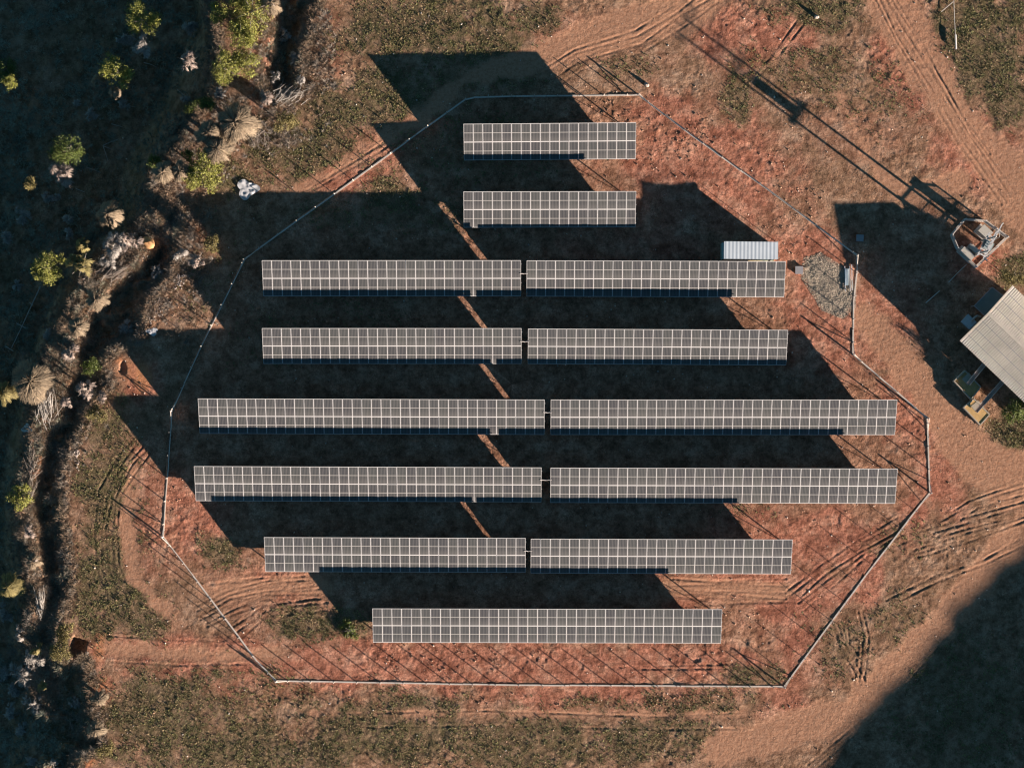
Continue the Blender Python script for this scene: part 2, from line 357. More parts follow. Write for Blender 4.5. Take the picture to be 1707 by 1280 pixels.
dpl = poly_sd(uf, vf, PLAT); dsp_ = -seg_dist(uf, vf, SPUR, SPURW)
gravelp = poly_sd(uf, vf, [(1342, 432), (1368, 424), (1405, 448), (1424, 480), (1424, 512), (1404, 528), (1372, 516), (1356, 490), (1338, 462)])
G = MASKS['grass'](uf, vf); infence = sstep(-10, 20, poly_sd(uf, vf, [p for p in FENCE_PX]))
RD = np.clip(MASKS['red'](uf, vf) + .20 + .24 * infence * (1 - .6 * np.clip(MASKS['grass'](uf, vf), 0, 1)), 0, 1.2) * sstep(-14, 0, np.maximum(dpl, dsp_)); TRK = MASKS['track'](uf, vf)
dry = np.clip((1 - sstep(-6, 14, -dsp_)) * 0.8 + 0.6 * (1 - sstep(0, 30, np.abs(dpl))) * (uf < 560) * sstep(-12, 2, np.maximum(dpl, dsp_)), 0, 1) * sstep(-0.25, 0.2, fbm(uf / 20, vf / 20, 61, 3))
inval = 1 - sstep(-30, 0, dpl)
gra = 1 - sstep(-6, 5, -gravelp + 5 * fbm(uf / 12, vf / 12, 66, 3))
for nm, chans in (('cover', (np.clip(G * (1 - .8 * TRK) + 0.35 * inval, 0, 1), np.clip(RD, 0, 1.3), TRK)), ('cover2', (gra, dry, np.clip(blob(uf, vf, [(166, 1088, 13, 26, 1), (168, 1148, 20, 22, .8), (236, 622, 18, 28, 1), (212, 618, 20, 22, .7), (136, 1268, 22, 10, 1), (332, 385, 16, 16, .9), (66, 745, 10, 40, .9), (196, 598, 10, 12, .8), (60, 925, 8, 30, .5)], 9, 0.6), 0, 1)))):
    a = ground.data.color_attributes.new(nm, 'FLOAT_COLOR', 'POINT')
    a.data.foreach_set('color', np.stack([*chans, np.ones_like(gra)], 1).astype(np.float32).ravel())
def gz(u, v):
    """ground height under a photo pixel"""
    i = min(max(int(round(np.interp(u, us, np.arange(nx)))), 0), nx - 1); j = min(max(int(round(np.interp(v, vs_, np.arange(ny)))), 0), ny - 1)
    return float(Z[j, i])
def gzs(u, v):
    i = np.clip(np.round(np.interp(u, us, np.arange(nx))).astype(int), 0, nx - 1); j = np.clip(np.round(np.interp(v, vs_, np.arange(ny))).astype(int), 0, ny - 1)
    return Z[j, i]
def G3(u, v, dz=0.0):
    z = gz(u, v); return P(u, v, z) + Vector((0, 0, dz))

# ------------------------------------------------------------------ solar tables
MAT['alu'] = simple('aluminium_frame', (0.70, 0.68, 0.68), 0.45, 0.06, 2.0)
MAT['steel'] = simple('galvanised_steel', (0.42, 0.42, 0.42), 0.5, 0.15, 4.0, 0.6)
def glass_material():
    m, n, b = newmat('solar_glass')
    tc = nd(n, 'ShaderNodeTexCoord', name='TC'); sx = nd(n, 'ShaderNodeSeparateXYZ'); n.links.new(tc.outputs['Object'], sx.inputs[0])
    fx = mth(n, 'FRACT', mth(n, 'MULTIPLY', sx.outputs[0], 6 / 1.02)); fy = mth(n, 'FRACT', mth(n, 'MULTIPLY', sx.outputs[1], 24 / 2.2))
    ex = mth(n, 'ABSOLUTE', mth(n, 'SUBTRACT', fx, 0.5)); ey = mth(n, 'ABSOLUTE', mth(n, 'SUBTRACT', fy, 0.5))
    lx = mth(n, 'LESS_THAN', ex, 0.13); ly = mth(n, 'LESS_THAN', ey, 0.07)
    ym = mth(n, 'LESS_THAN', mth(n, 'ABSOLUTE', sx.outputs[1]), 0.030)
    oi = nd(n, 'ShaderNodeObjectInfo'); var = ramp(n, oi.outputs['Random'], [(0, (0.86, 0.84, 0.88)), (0.5, (1.0, 1.0, 0.97)), (1, (1.10, 1.12, 1.02))])
    cell = mix(n, 1.0, ramp(n, noise(n, 0.7, 3, 0.6), [(0.3, (0.047, 0.051, 0.058)), (0.7, (0.062, 0.063, 0.066))]), var, 'MULTIPLY')
    c = mix(n, mth(n, 'MULTIPLY', ly, 0.4), cell, (0.125, 0.122, 0.124))
    c = mix(n, mth(n, 'MULTIPLY', lx, 0.9), c, (0.165, 0.157, 0.155))
    c = mix(n, mth(n, 'MULTIPLY', ym, 0.9), c, (0.45, 0.43, 0.41))
    # dust settled along the lower end of each panel
    du = ramp(n, mth(n, 'ADD', mth(n, 'MULTIPLY', sx.outputs[1], -0.42), 0.0), [(0.15, (0, 0, 0)), (0.5, (1, 1, 1))])
    c = mix(n, mth(n, 'MULTIPLY', du, 0.22), c, (0.30, 0.28, 0.265))
    n.links.new(c, b.inputs['Base Color']); b.inputs['Roughness'].default_value = 0.35; b.inputs['Specular IOR Level'].default_value = 0.35
    return m
MAT['glass'] = glass_material()
PITCH, PL, TIN = 1.134, 2.235, R(24.2)
LENG = 2 * PL + 0.012
z_low = 0.86
def panel_meshes():
    g = MB(); w2, l2 = 0.560, PL / 2; fw = 0.031; fe = 0.043
    g.box((0, 0, 0.012), (2 * w2 - 2 * fw + 0.004, 2 * l2 - 2 * fe + 0.004, 0.020))
    f = MB()
    for s in (-1, 1):
        f.box((s * (w2 - fw / 2), 0, 0.010), (fw, 2 * l2, 0.040)); f.box((0, s * (l2 - fe / 2), 0.009), (2 * w2 - 2 * fw, fe, 0.038))
    return g, f
gp, fpm = panel_meshes()
p0 = gp.build('solar_panel', MAT['glass']); f0 = fpm.build('frame', MAT['alu'])
f0.parent = p0
first_panel = [True]
post_proto = [None, None]
TABLES = [
 (18, (772.2, 206.8), (1059.8, 204.6), (774.1, 267.6), (1060.2, 265.0), 0.16, 'short solar table at the very top of the array, highest row of all'),
 (18, (771.8, 319.6), (1059.5, 319.0), (774.0, 379.4), (1060.2, 378.7), 0.10, 'short solar table second from the top, left of the white cabin'),
 (27, (436.3, 434.1), (868.2, 434.0), (439.3, 493.8), (868.6, 493.8), 0, 'left solar table of the third row, ending level with the cabin row'),
 (27, (877.6, 434.1), (1309.7, 435.9), (878.2, 494.2), (1307.2, 495.3), -0.14, 'right solar table of the third row, below the white cabin'),
 (27, (436.3, 547.0), (869.3, 547.2), (439.5, 606.2), (869.3, 606.2), 0, 'left solar table of the fourth row, shaded along its whole low edge'),
 (27, (880.0, 547.7), (1313.5, 550.2), (880.2, 606.5), (1310.5, 608.4), 0, 'right solar table of the fourth row, one row below the gravel patch'),
 (36, (329.5, 664.2), (907.9, 666.0), (333.3, 722.4), (907.4, 724.4), 0, 'long left solar table of the fifth row, near the fence at left'),
 (36, (917.7, 666.0), (1495.4, 666.2), (918.4, 724.4), (1491.9, 724.6), 0, 'long right solar table of the fifth row, pointing at the fence corner'),
 (36, (323.0, 776.8), (902.8, 779.0), (326.7, 834.5), (902.2, 836.6), 0, 'long left solar table of the sixth row, reaching farthest left of all'),
 (36, (917.4, 779.4), (1495.9, 781.0), (917.8, 837.5), (1492.4, 839.0), 0, 'long right solar table of the sixth row, its right end sunlit over tyre ruts'),
 (27, (440.0, 895.2), (876.4, 896.4), (442.6, 952.3), (875.9, 954.0), 0, 'left solar table of the seventh row, above the curved tyre marks'),
 (27, (884.7, 897.7), (1321.0, 899.0), (885.0, 954.9), (1318.6, 956.3), 0, 'right solar table of the seventh row, above straight tyre ruts'),
 (36, (620.4, 1013.7), (1203.8, 1015.2), (622.2, 1070.3), (1201.8, 1071.6), 0, 'lowest solar table standing alone at the bottom of the array, fully sunlit'),
]
ct, st = math.cos(TIN), math.sin(TIN)
MT = Matrix.Rotation(TIN, 3, 'X')
def dupo(o, parent, loc=None):
    c = o.copy(); COL.objects.link(c); c.parent = parent
    if loc is not None: c.location = loc
    return c
ends = []
TRECT = []
for (n, tl, tr, bl, br, dz, lab) in TABLES:
    zl = z_low + dz; zh = zl + LENG * st
    a, b_, c_, d_ = P(*tl, zh), P(*tr, zh), P(*bl, zl), P(*br, zl)
    mid = (a + b_ + c_ + d_) / 4
    dirx = ((b_ - a) + (d_ - c_)).normalized(); wid = ((b_ - a).length + (d_ - c_).length) / 2
    rz = math.atan2(dirx.y, dirx.x); depth = ((a - c_).xy.length + (b_ - d_).xy.length) / 2
    root = empty('solar_table', (mid.x, mid.y, 0.0), rz, lab, 'solar panels', 'ground mounted solar tables in the fenced field')
    root.scale = (wid / (n * PITCH), depth / (LENG * ct), 1)
    TRECT.append((tl[0], tl[1], tr[0], bl[1]))
    zc = (zl + zh) / 2; W = n * PITCH
    for r_ in (0, 1):
        off = (-1 if r_ == 0 else 1) * (PL / 2 + 0.003)
        for k in range(n):
            x = -W / 2 + (k + 0.5) * PITCH
            loc = (x, off * ct, zc + off * st + random.uniform(-.012, .012))
            if first_panel[0]:
                p = p0; p.parent = root; p.location = loc; first_panel[0] = False
            else:
                p = dupo(p0, root, loc); dupo(f0, p)
            p.rotation_euler = (TIN + random.uniform(-.004, .004), 0, 0)
    # purlins, rafters, posts, cross braces
    for off in (-1.75, -0.55, 0.55, 1.75):
        MB().box((0, off * ct + 0.06 * st, zc + off * st - 0.06 * ct), (W + 0.16, 0.05, 0.08), M=MT).build('purlin', MAT['steel'], root)
    nfr = max(4, int(round(W / 3.45)) + 1)
    for i in range(nfr):
        x = -W / 2 + 0.45 + (W - 0.9) * i / (nfr - 1)
        MB().box((x, 0.14 * st, zc - 0.14 * ct), (0.06, 3.9, 0.09), M=MT).build('rafter', MAT['steel'], root)
        for off in (-1.25, 1.25):
            zt = zc + off * st - 0.18 * ct; y = off * ct + 0.15 * st
            mb = MB(); mb.box((x + 0.07, y, (zt - 0.25) / 2), (0.09, 0.11, zt + 0.25)); mb.box((x + 0.07, y, -0.0), (0.3, 0.3, 0.18))
            mb.build('support_post', MAT['steel'], root)
        MB().bar((x - 0.05, 1.25 * ct, 0.35), (x - 0.05, 0.1, zc - 0.16), 0.05).build('brace', MAT['steel'], root)
    ends.append((root, tl, tr))
# short pale cable conduits that bridge the gaps between left and right tables
MAT['conduit'] = simple('pale_conduit', (0.52, 0.48, 0.46), 0.5, 0.1)
for k, (u0, u1, v, nm) in enumerate(((868.5, 878, 455.8, 'third'), (869.3, 880, 569, 'fourth'), (907.6, 918, 687, 'fifth'), (902.4, 917.6, 799.5, 'sixth'), (876, 885, 917.8, 'seventh'))):
    z = 2.1; mb = MB()
    pts = [P(u0 - 2, v, z), P(u0 + 2, v + .3, z - 0.05), P((u0 + u1) / 2, v + .8, z - 0.1), P(u1 - 2, v + .2, z - .05), P(u1 + 2, v, z)]
    o = mb.tube(pts, 0.05).build('cable_conduit', MAT['conduit'])
    tag(o, 'pale cable conduit bridging the gap between the two tables of the %s row' % nm, 'cable conduit', 'conduits between tables')

# ------------------------------------------------------------------ perimeter fence
MAT['concrete'] = simple('fence_concrete', (0.66, 0.58, 0.51), 0.85, 0.14, 1.2, bumpd=0.01)
MAT['wire'] = simple('fence_wire', (0.35, 0.34, 0.33), 0.5, 0.1, 3, 0.5)
FENCE = [(776, 166), (790, 163), (860, 161), (1065, 159), (1150, 224), (1285, 320), (1428, 426), (1429, 451), (1423, 506), (1422, 591), (1478, 639), (1546, 697), (1550, 821), (1514, 867), (1443, 959), (1307, 1144),
         (860, 1141.5), (461, 1134.5), (428, 1101), (322, 959), (272, 894.5), (276, 831), (281, 771), (287, 685), (307, 640), (340, 569), (360, 529), (408, 433), (428, 417), (508, 359), (563, 320), (677, 237), (709, 214), (776, 166)]
fen = empty('perimeter_fence', P(776, 166), 0, 'low fence of concrete posts on a pale concrete plinth around the whole solar field', 'fence')
fen_l = Vector(fen.location)
mb = MB()
for i in range(len(FENCE) - 1):
    a = P(*FENCE[i]) - fen_l; b = P(*FENCE[i + 1]) - fen_l
    d = (b - a).to_2d(); L = d.length; nseg = max(1, int(L / 3.0)); pw = 0.17 if 360 < FENCE[i][0] < 1560 and FENCE[i][0] > 420 else 0.11
    for k in range(nseg):
        p = a.lerp(b, k / nseg); q = a.lerp(b, (k + 1) / nseg); c = (p + q) / 2
        uu = 853.5 + (c.x + fen_l.x) * FP / HC; vv = 640 - (c.y + fen_l.y) * FP / HC
        mb.box((c.x + random.uniform(-.02, .02), c.y + random.uniform(-.02, .02), gz(uu, vv) - 0.075), ((q - p).length - 0.025, pw, 0.26 + random.uniform(0, .03)), math.atan2(d.y, d.x) + random.uniform(-.004, .004))
mb.build('plinth', MAT['concrete'], fen)
pp = [P(*p) - fen_l for p in FENCE]; cum = [0]
for i in range(len(pp) - 1): cum.append(cum[-1] + (pp[i + 1] - pp[i]).length)
npst = 96; wire_pts = []
POSTH = 1.48
corner_idx = (3, 6, 9, 11, 12, 15, 17, 20, 23, 27)
for k in range(npst):
    s = cum[-1] * k / npst; i = max(j for j in range(len(cum)) if cum[j] <= s + 1e-6); i = min(i, len(pp) - 2)
    p = pp[i].lerp(pp[i + 1], (s - cum[i]) / (cum[i + 1] - cum[i]))
    uu = 853.5 + (p.x + fen_l.x) * FP / HC; vv = 640 - (p.y + fen_l.y) * FP / HC; g = gz(uu, vv)
    d = pp[i + 1] - pp[i]; rz = math.atan2(d.y, d.x)
    h = POSTH + random.uniform(-.04, .05)
    m = MB().box((0, 0, h / 2 - 0.2), (0.075, 0.075, h + 0.4)); m.bar((0, 0, h - 0.02), (0.0, 0.0, h + 0.03), 0.06)
    o = m.build('post', MAT['concrete'], fen); o.location = (p.x, p.y, g); o.rotation_euler = (random.uniform(-.02, .02), random.uniform(-.02, .02), rz)
    wire_pts.append((p, g))
mb = MB()
for k in range(npst):
    (a, ga), (b, gb) = wire_pts[k], wire_pts[(k + 1) % npst]
    for h in (0.5, 0.95, 1.38):
        mb.bar((a.x, a.y, ga + h), (b.x, b.y, gb + h), 0.004)
mb.build('wire', MAT['wire'], fen)
for ci in corner_idx:     # raking struts at the corners
    for sgn, j in ((1, ci + 1), (-1, ci - 1)):
        a = pp[ci]; d = (pp[j % len(pp)] - a).to_3d().normalized()
        MB().bar((a.x, a.y, 1.3), (a.x + d.x * 1.5, a.y + d.y * 1.5, 0.0), 0.065).build('strut', MAT['concrete'], fen)
    MB().box((pp[ci].x, pp[ci].y, 0.7), (0.13, 0.13, 1.65)).build('corner_post', MAT['concrete'], fen)

# ------------------------------------------------------------------ cabin and things around it
def ribbed(w_, l_, pitch, amp, n_per=2):
    """ribbed sheet, ribs along y"""
    xs = np.arange(0, w_ + 1e-6, pitch / 4); zz = amp * np.where(((np.arange(len(xs)) // 2) % 2) == 0, 0.0, 1.0)
    V = []; F = []
    for i, x in enumerate(xs): V += [(x - w_ / 2, -l_ / 2, zz[i]), (x - w_ / 2, l_ / 2, zz[i])]
    for i in range(len(xs) - 1): F.append((2 * i, 2 * i + 2, 2 * i + 3, 2 * i + 1))
    return V, F
MAT['white_sheet'] = simple('white_roof_sheet', (0.66, 0.72, 0.78), 0.4, 0.05, 1.0)
MAT['green_wall'] = simple('cabin_wall', (0.30, 0.42, 0.40), 0.7, 0.1, 1.0)
MAT['ochre'] = simple('ochre_slab', (0.55, 0.38, 0.20), 0.85, 0.15, 2.0)
MAT['dark'] = simple('dark_opening', (0.05, 0.05, 0.05), 0.6, 0.1)
c = P(1252, 417.5, 2.5)
root = empty('cabin', (c.x, c.y, 0), -0.012, 'small rectangular cabin with white ribbed metal roof above the third row', 'cabin')
V_, F_ = ribbed(6.35, 2.05, 0.44, 0.010)
rf = MB(); rf.add([(x, y, z + 2.51) for x, y, z in V_], F_); rf.box((0, 0, 2.45), (6.35, 2.05, 0.10)); rf.build('roof', MAT['white_sheet'], root)
MB().box((-0.32, -0.10, 1.15), (6.1, 1.95, 2.5)).build('wall', MAT['green_wall'], root)
MB().box((1.4, -1.16, 0.06), (3.2, 0.5, 0.30)).build('step', MAT['ochre'], root)
dr = MB().box((0.5, -1.035, 1.0), (0.9, 0.03, 1.95)).build('door', MAT['white_sheet'], root)
MB().box((0.82, -1.065, 1.0), (0.03, 0.03, 0.16)).build('handle', MAT['steel'], dr)
MB().box((-1.6, -1.035, 1.4), (0.9, 0.03, 0.6)).build('window', MAT['dark'], root)
for k, (u, v, h, lab) in enumerate(((1294, 404, 2.2, 'thin steel pole beside the top right corner of the white roofed cabin'), (1296, 431, 2.3, 'thin steel pole beside the bottom right corner of the white roofed cabin'))):
    m = MB(); m.tube([(0, 0, -0.2), (0, 0, h)], 0.035); m.tube([(0, 0, h - .05), (0, 0, h + .15)], 0.02)
    o = m.build('metal_pole', MAT['steel']); o.location = G3(u, v); tag(o, lab, 'pole')
MAT['box_grey'] = simple('grey_box', (0.36, 0.34, 0.36), 0.7, 0.08)
r_ = empty('concrete_chamber', G3(1332, 450.5), 0.0, 'small square grey chamber cover between the array and the gravel patch', 'chamber')
MB().box((0, 0, 0.06), (0.86, 0.86, 0.22)).build('chamber_wall', MAT['concrete'], r_)
MB().box((0, 0, 0.185), (0.92, 0.92, 0.05)).build('lid', MAT['box_grey'], r_)
r_ = empty('control_cabinet', G3(1433, 397), -0.05, 'small dark grey box standing alone in the building shadow outside the fence', 'cabinet')
MB().box((0, 0, 0.27), (0.85, 0.75, 0.26)).build('housing', MAT['box_grey'], r_)
for sx_ in (-1, 1):
    for sy_ in (-1, 1): MB().box((.36 * sx_, .3 * sy_, -0.03), (0.06, 0.06, 0.34)).build('leg', MAT['steel'], r_)
MB().box((0, -0.395, 0.27), (0.7, 0.03, 0.2)).build('door', MAT['box_grey'], r_)
MAT['blue_sheet'] = simple('bluish_sheet', (0.50, 0.60, 0.66), 0.35, 0.1)
o_ = G3(1411, 462)
V_, F_ = ribbed(0.42, 1.95, 0.14, 0.03)
m = MB(); m.add([(x, y, z + 0.16) for x, y, z in V_], F_); m.box((0, 0, 0.13), (0.42, 1.95, 0.05))
o = m.build('metal_sheet', MAT['blue_sheet']); o.location = o_; o.rotation_euler = (0, 0, -0.02); tag(o, 'bluish ribbed metal sheet lying by the fence on the gravel', 'metal sheet')
for k, (du, v0, v1, lab) in enumerate(((-3, 444, 486, 'pale rail lying leftmost under the bluish sheet'), (5, 444, 486, 'pale rail lying against the right edge of the bluish sheet'), (8.5, 441, 484, 'pale rail nearest to the fence beside the bluish sheet'))):
    a, b = G3(1411 + du, v0), G3(1411 + du + 1, v1); a.z = b.z = 0.09
    o = MB().bar(a, b, 0.09).build('metal_rail', MAT['alu']); tag(o, lab, 'rail', 'rails stacked at the fence')

# ------------------------------------------------------------------ building at the right edge
MAT['roof'] = simple('pale_roof_sheet', (0.70, 0.61, 0.53), 0.6, 0.16, 0.35)
MAT['plaster'] = simple('cream_plaster', (0.45, 0.40, 0.33), 0.85, 0.1)
LC, TC_ = P(1600, 568, 3.2), P(1688, 476, 3.2)
gd = (TC_ - LC); gw = gd.length; gdir = gd.normalized(); ldir = Vector((-gdir.y, gdir.x, 0)) * -1   # along the ridge, away to the lower right
mid = (LC + TC_) / 2
BL = 26.0
rzb = math.atan2(ldir.y, ldir.x)
root = empty('shed_building', (mid.x, mid.y, 0), rzb, 'large shed with pale ribbed gable roof cut off by the right edge', 'building')
# local frame: x along ridge, y across (gdir = +y?)
ylocal = Vector((-math.sin(rzb), math.cos(rzb), 0)); ysgn = 1 if ylocal.dot(gdir) > 0 else -1
zE, zR = 3.2, 4.2
def roofside(s, z0, z1):
    m = MB(); n = int(BL / 0.14)
    V = []; F = []
    for i in range(2 * n + 2):
        x = BL * i / (2 * n + 1); zz = 0.05 if (i // 2) % 2 else 0.0
        V += [(x, s * gw / 2, z0 + zz), (x, 0, z1 + zz)]
    for i in range(2 * n + 1):
        f = (2 * i, 2 * i + 2, 2 * i + 3, 2 * i + 1); F.append(f if s < 0 else tuple(reversed(f)))
    m.add(V, F)
    V2 = [(x, y, z - 0.06) for x, y, z in [(0.01, s * gw / 2, z0), (BL, s * gw / 2, z0), (BL, 0, z1), (0.01, 0, z1)]]
    m.add(V2, [(0, 1, 2, 3)])
    return m
rfs = roofside(-1, zE, zR).build('roof', MAT['roof'], root); roofside(1, zE, zR).build('roof', MAT['roof'], root)
m = MB()
for k in range(1, 4):
    for s in (-1, 1):
        t = k / 4.0; m.box((BL / 2, s * gw / 2 * (1 - t), zE + (zR - zE) * t + 0.045), (BL - .02, 0.05, 0.022), M=Matrix.Rotation(-s * math.atan2(zR - zE, gw / 2), 3, 'X'))
m.build('sheet_lap', MAT['box_grey'], root)
m = MB(); m.box((BL / 2, 0, zR + 0.05), (BL, 0.34, 0.05)); m.build('ridge_cap', MAT['roof'], root)
m = MB()
for s in (-1, 1): m.bar((0.06, s * gw / 2, zE + 0.03), (0.06, 0, zR + 0.05), 0.16, 0.05)
m.build('verge_trim', MAT['roof'], root)
hw = gw / 2 - 0.45; slope = (zR - zE) / (gw / 2)
m = MB()
zt = zR - slope * hw - 0.12
pr = [(-hw, -0.2), (hw, -0.2), (hw, zt), (0, zR - 0.14), (-hw, zt)]
vsx = [(0.5, y, z) for y, z in pr] + [(BL - 0.5, y, z) for y, z in pr]
m.add(vsx, [tuple(range(5)), tuple(range(9, 4, -1))] + [(i, 5 + i, 5 + (i + 1) % 5, (i + 1) % 5) for i in range(5)])
m.build('wall', MAT['plaster'], root)
for x in (3.5, 8.0, 12.5): MB().box((x, -hw * 1 - 0.02, 1.6), (1.6, 0.05, 1.1)).build('window', MAT['dark'], root)
d_ = MB().box((0.48, 1.0, 1.1), (0.05, 2.4, 2.2)).build('door', MAT['steel'], root)
MB().box((0.43, 0.1, 1.1), (0.05, 0.05, 0.3)).build('handle', MAT['dark'], d_)
# lean-to canopy on the gable end
MAT['canopy'] = simple('dark_canopy', (0.20, 0.24, 0.22), 0.7, 0.12, 1.0)
cs = [P(1654, 479, 2.3), P(1624, 510, 2.3), P(1650, 534, 2.3), P(1681, 500, 2.3)]
cc = sum(cs, Vector()) / 4
root = empty('lean_to_canopy', (cc.x, cc.y, 0), 0, 'dark green flat canopy frame against the gable end of the shed', 'canopy')
m = MB(); m.prism([(p.x - cc.x, p.y - cc.y) for p in cs], 2.24, 2.30); m.build('canopy_sheet', MAT['canopy'], root)
m = MB()
for i in range(4): a = cs[i] - cc; b = cs[(i + 1) % 4] - cc; m.bar((a.x, a.y, 2.31), (b.x, b.y, 2.31), 0.09)
m.build('edge_frame', MAT['box_grey'], root)
for i in (0, 1): a = cs[i] - cc; MB().box((a.x * .97, a.y * .97, 1.05), (0.09, 0.09, 2.4)).build('post', MAT['steel'], root)
cs = [P(1604.5, 536, 1.5), P(1615, 524.5, 1.5), P(1628, 537, 1.5), P(1617, 548, 1.5)]; cc = sum(cs, Vector()) / 4
root = empty('pump_cover', (cc.x, cc.y, 0), 0, 'grey square pump housing with a bent pipe beside the shed gable', 'pump housing')
MB().prism([(p.x - cc.x, p.y - cc.y) for p in cs], -0.2, 1.1).build('housing', MAT['box_grey'], root)
MB().prism([((p.x - cc.x) * 1.12, (p.y - cc.y) * 1.12) for p in cs], 1.103, 1.17).build('lid', MAT['blue_sheet'], root)
MB().tube([(0.3, 0.1, 1.2), (0.6, 0.5, 1.5), (0.9, 0.7, 1.6), (1.3, 0.6, 1.4)], 0.13, 8).build('pipe', MAT['steel'], root)
MAT['chute'] = simple('rusty_chute', (0.40, 0.29, 0.24), 0.8, 0.2, 2)
# concrete basins fed by two chutes
MAT['sand'] = simple('settled_sand', (0.62, 0.40, 0.17), 0.9, 0.15, 2.0)
MAT['basinwall'] = simple('basin_wall', (0.50, 0.43, 0.34), 0.85, 0.12, 2.0)
for (cp, lab, hh) in (([(1609, 617.5), (1590, 635), (1619.4, 666), (1635.6, 645)], 'shaded walled concrete basin with a wedge of sun on its floor', 0.9),
                      ([(1624, 664.5), (1606, 679), (1634.4, 709), (1650.6, 691)], 'sunlit walled concrete basin with yellow sand and an inner compartment', 0.9)):
    cs = [P(u, v, hh) for u, v in cp]; cc = sum(cs, Vector()) / 4; rel = [(p - cc) for p in cs]
    root = empty('concrete_basin', (cc.x, cc.y, 0), 0, lab, 'basin', 'settling basins below the shed')
    MB().prism([(p.x * .96, p.y * .96) for p in rel], -0.2, hh - (0.22 if 'shaded' in lab else 0.06)).build('basin_floor', MAT['sand'], root)
    for i in range(4):
        a, b = rel[i], rel[(i + 1) % 4]; d = b - a; t_ = 0.13
        m = MB(); c2 = (a + b) / 2 * 0.97; m.box((c2.x, c2.y, hh / 2 - 0.1), (d.length + (0.0 if i % 2 else -0.25), t_, hh + 0.2 + (0.004 if i % 2 else 0)), math.atan2(d.y, d.x)); m.build('basin_wall', MAT['basinwall'], root)
    a = rel[0] * 0.35 + rel[3] * 0.25; b = rel[1] * 0.45 + rel[3] * 0.1
    c2 = rel[0] * 0.42 + rel[3] * 0.12
    m = MB(); ang = math.atan2((rel[1] - rel[0]).y, (rel[1] - rel[0]).x); m.box((c2.x, c2.y, hh / 2 - 0.1), (1.1, 1.0, hh + 0.12), ang); m.build('inner_box', MAT['basinwall'], root)
for (a, b, lab) in (((1644, 603), (1614, 640), 'grey chute running from the shed to the shaded basin'), ((1674, 633), (1627, 686), 'grey and pink chute running from the shed to the sunlit basin')):
    A, B = P(*a, 2.0), P(*b, 1.05)
    root = empty('chute', (A.x, A.y, 0), 0, lab, 'chute', 'chutes between shed and basins'); O = Vector((A.x, A.y, 0))
    MB().bar(A - O, B - O, 0.42, 0.06).build('trough', MAT['chute'], root)
    d = (B - A).to_2d().normalized(); nn = Vector((-d.y, d.x, 0)) * 0.22
    for s in (-1, 1): MB().bar(A - O + nn * s + Vector((0, 0, .07)), B - O + nn * s + Vector((0, 0, .07)), 0.05, 0.14).build('side_rail', MAT['concrete'], root)
    M_ = A.lerp(B, 0.5) - O; MB().box((M_.x, M_.y, M_.z / 2 - 0.1), (0.09, 0.09, M_.z)).build('support', MAT['steel'], root)

# ------------------------------------------------------------------ transformer station outside the fence
MAT['pole'] = simple('pole_concrete', (0.50, 0.46, 0.42), 0.8, 0.12)
MAT['porc'] = simple('porcelain', (0.62, 0.58, 0.54), 0.3, 0.1)
MAT['trafo'] = simple('transformer_paint', (0.40, 0.46, 0.47), 0.45, 0.1)
A, B = P(1636, 402), P(1624, 425)
O = (A + B) / 2; root = empty('pole_transformer', (O.x, O.y, 0), 0, 'two pole transformer station with crossarms and pale insulators in its own enclosure', 'transformer')
ab = (B - A).normalized(); pn = Vector((-ab.y, ab.x, 0))
for p in (A, B):
    q = p - O; m = MB(); m.tube([(q.x, q.y, -0.3), (q.x, q.y, 8.7)], 0.17, 8, r2=0.11); m.build('pole', MAT['pole'], root, True)
for h, L, w_ in ((8.5, 4.4, .12), (7.6, 3.0, .10), (7.0, 2.8, .10)):
    m = MB(); m.bar(Vector((0, 0, h)) - ab * (L * .62), Vector((0, 0, h)) + ab * (L * .38), w_); m.build('crossarm', MAT['alu'], root)
    for t in (-.6, -.3, 0.0, .33):
        c_ = Vector((0, 0, h)) + ab * L * t
        m = MB(); m.tube([c_, c_ + Vector((0, 0, .12))], .09, 7); m.tube([c_ + Vector((0, 0, .12)), c_ + Vector((0, 0, .34))], .05, 6); m.tube([c_ + Vector((0, 0, .2)), c_ + Vector((0, 0, .26))], .1, 7)
        m.build('insulator', MAT['porc'], root)
m = MB()
for s in (-1, 1): m.bar(Vector((0, 0, 5.2)) - ab * 1.5 + pn * .38 * s, Vector((0, 0, 5.2)) + ab * 1.5 + pn * .38 * s, 0.12)
for t in np.linspace(-1.2, 1.2, 9): m.bar(Vector((0, 0, 5.28)) + ab * t - pn * .5, Vector((0, 0, 5.28)) + ab * t + pn * .5, 0.12, 0.03)
m.build('platform', MAT['alu'], root)
tr = MB().box((0, 0, 5.95), (1.0, 0.75, 1.15), math.atan2(ab.y, ab.x)).build('transformer_tank', MAT['trafo'], root)
m = MB()
for t in np.linspace(-.4, .4, 7):
    for s in (-1, 1): m.box(Vector((0, 0, 5.9)) + ab * t + pn * .5 * s, (0.03, 0.24, 0.9), math.atan2(ab.y, ab.x))
m.build('cooling_fins', MAT['trafo'], root)
for t in (-.3, 0, .3): MB().tube([Vector((0, 0, 6.52)) + ab * t, Vector((0, 0, 6.9)) + ab * t], .07, 7, r2=.04).build('bushing', MAT['porc'], root)
m = MB()
for p in (A, B):
    q = p - O; m.tube([(q.x, q.y, 8.6), (q.x * .6, q.y * .6, 7.2), (0, 0, 6.8)], 0.03, 5)
m.tube([Vector((0, 0, 8.6)) - ab * 2.0, Vector((0, 0, 7.8)) - ab * 1.2 + pn * .5, Vector((0, 0, 6.9)) - ab * .3], .03, 5)
m.build('cable', MAT['wire'], root)
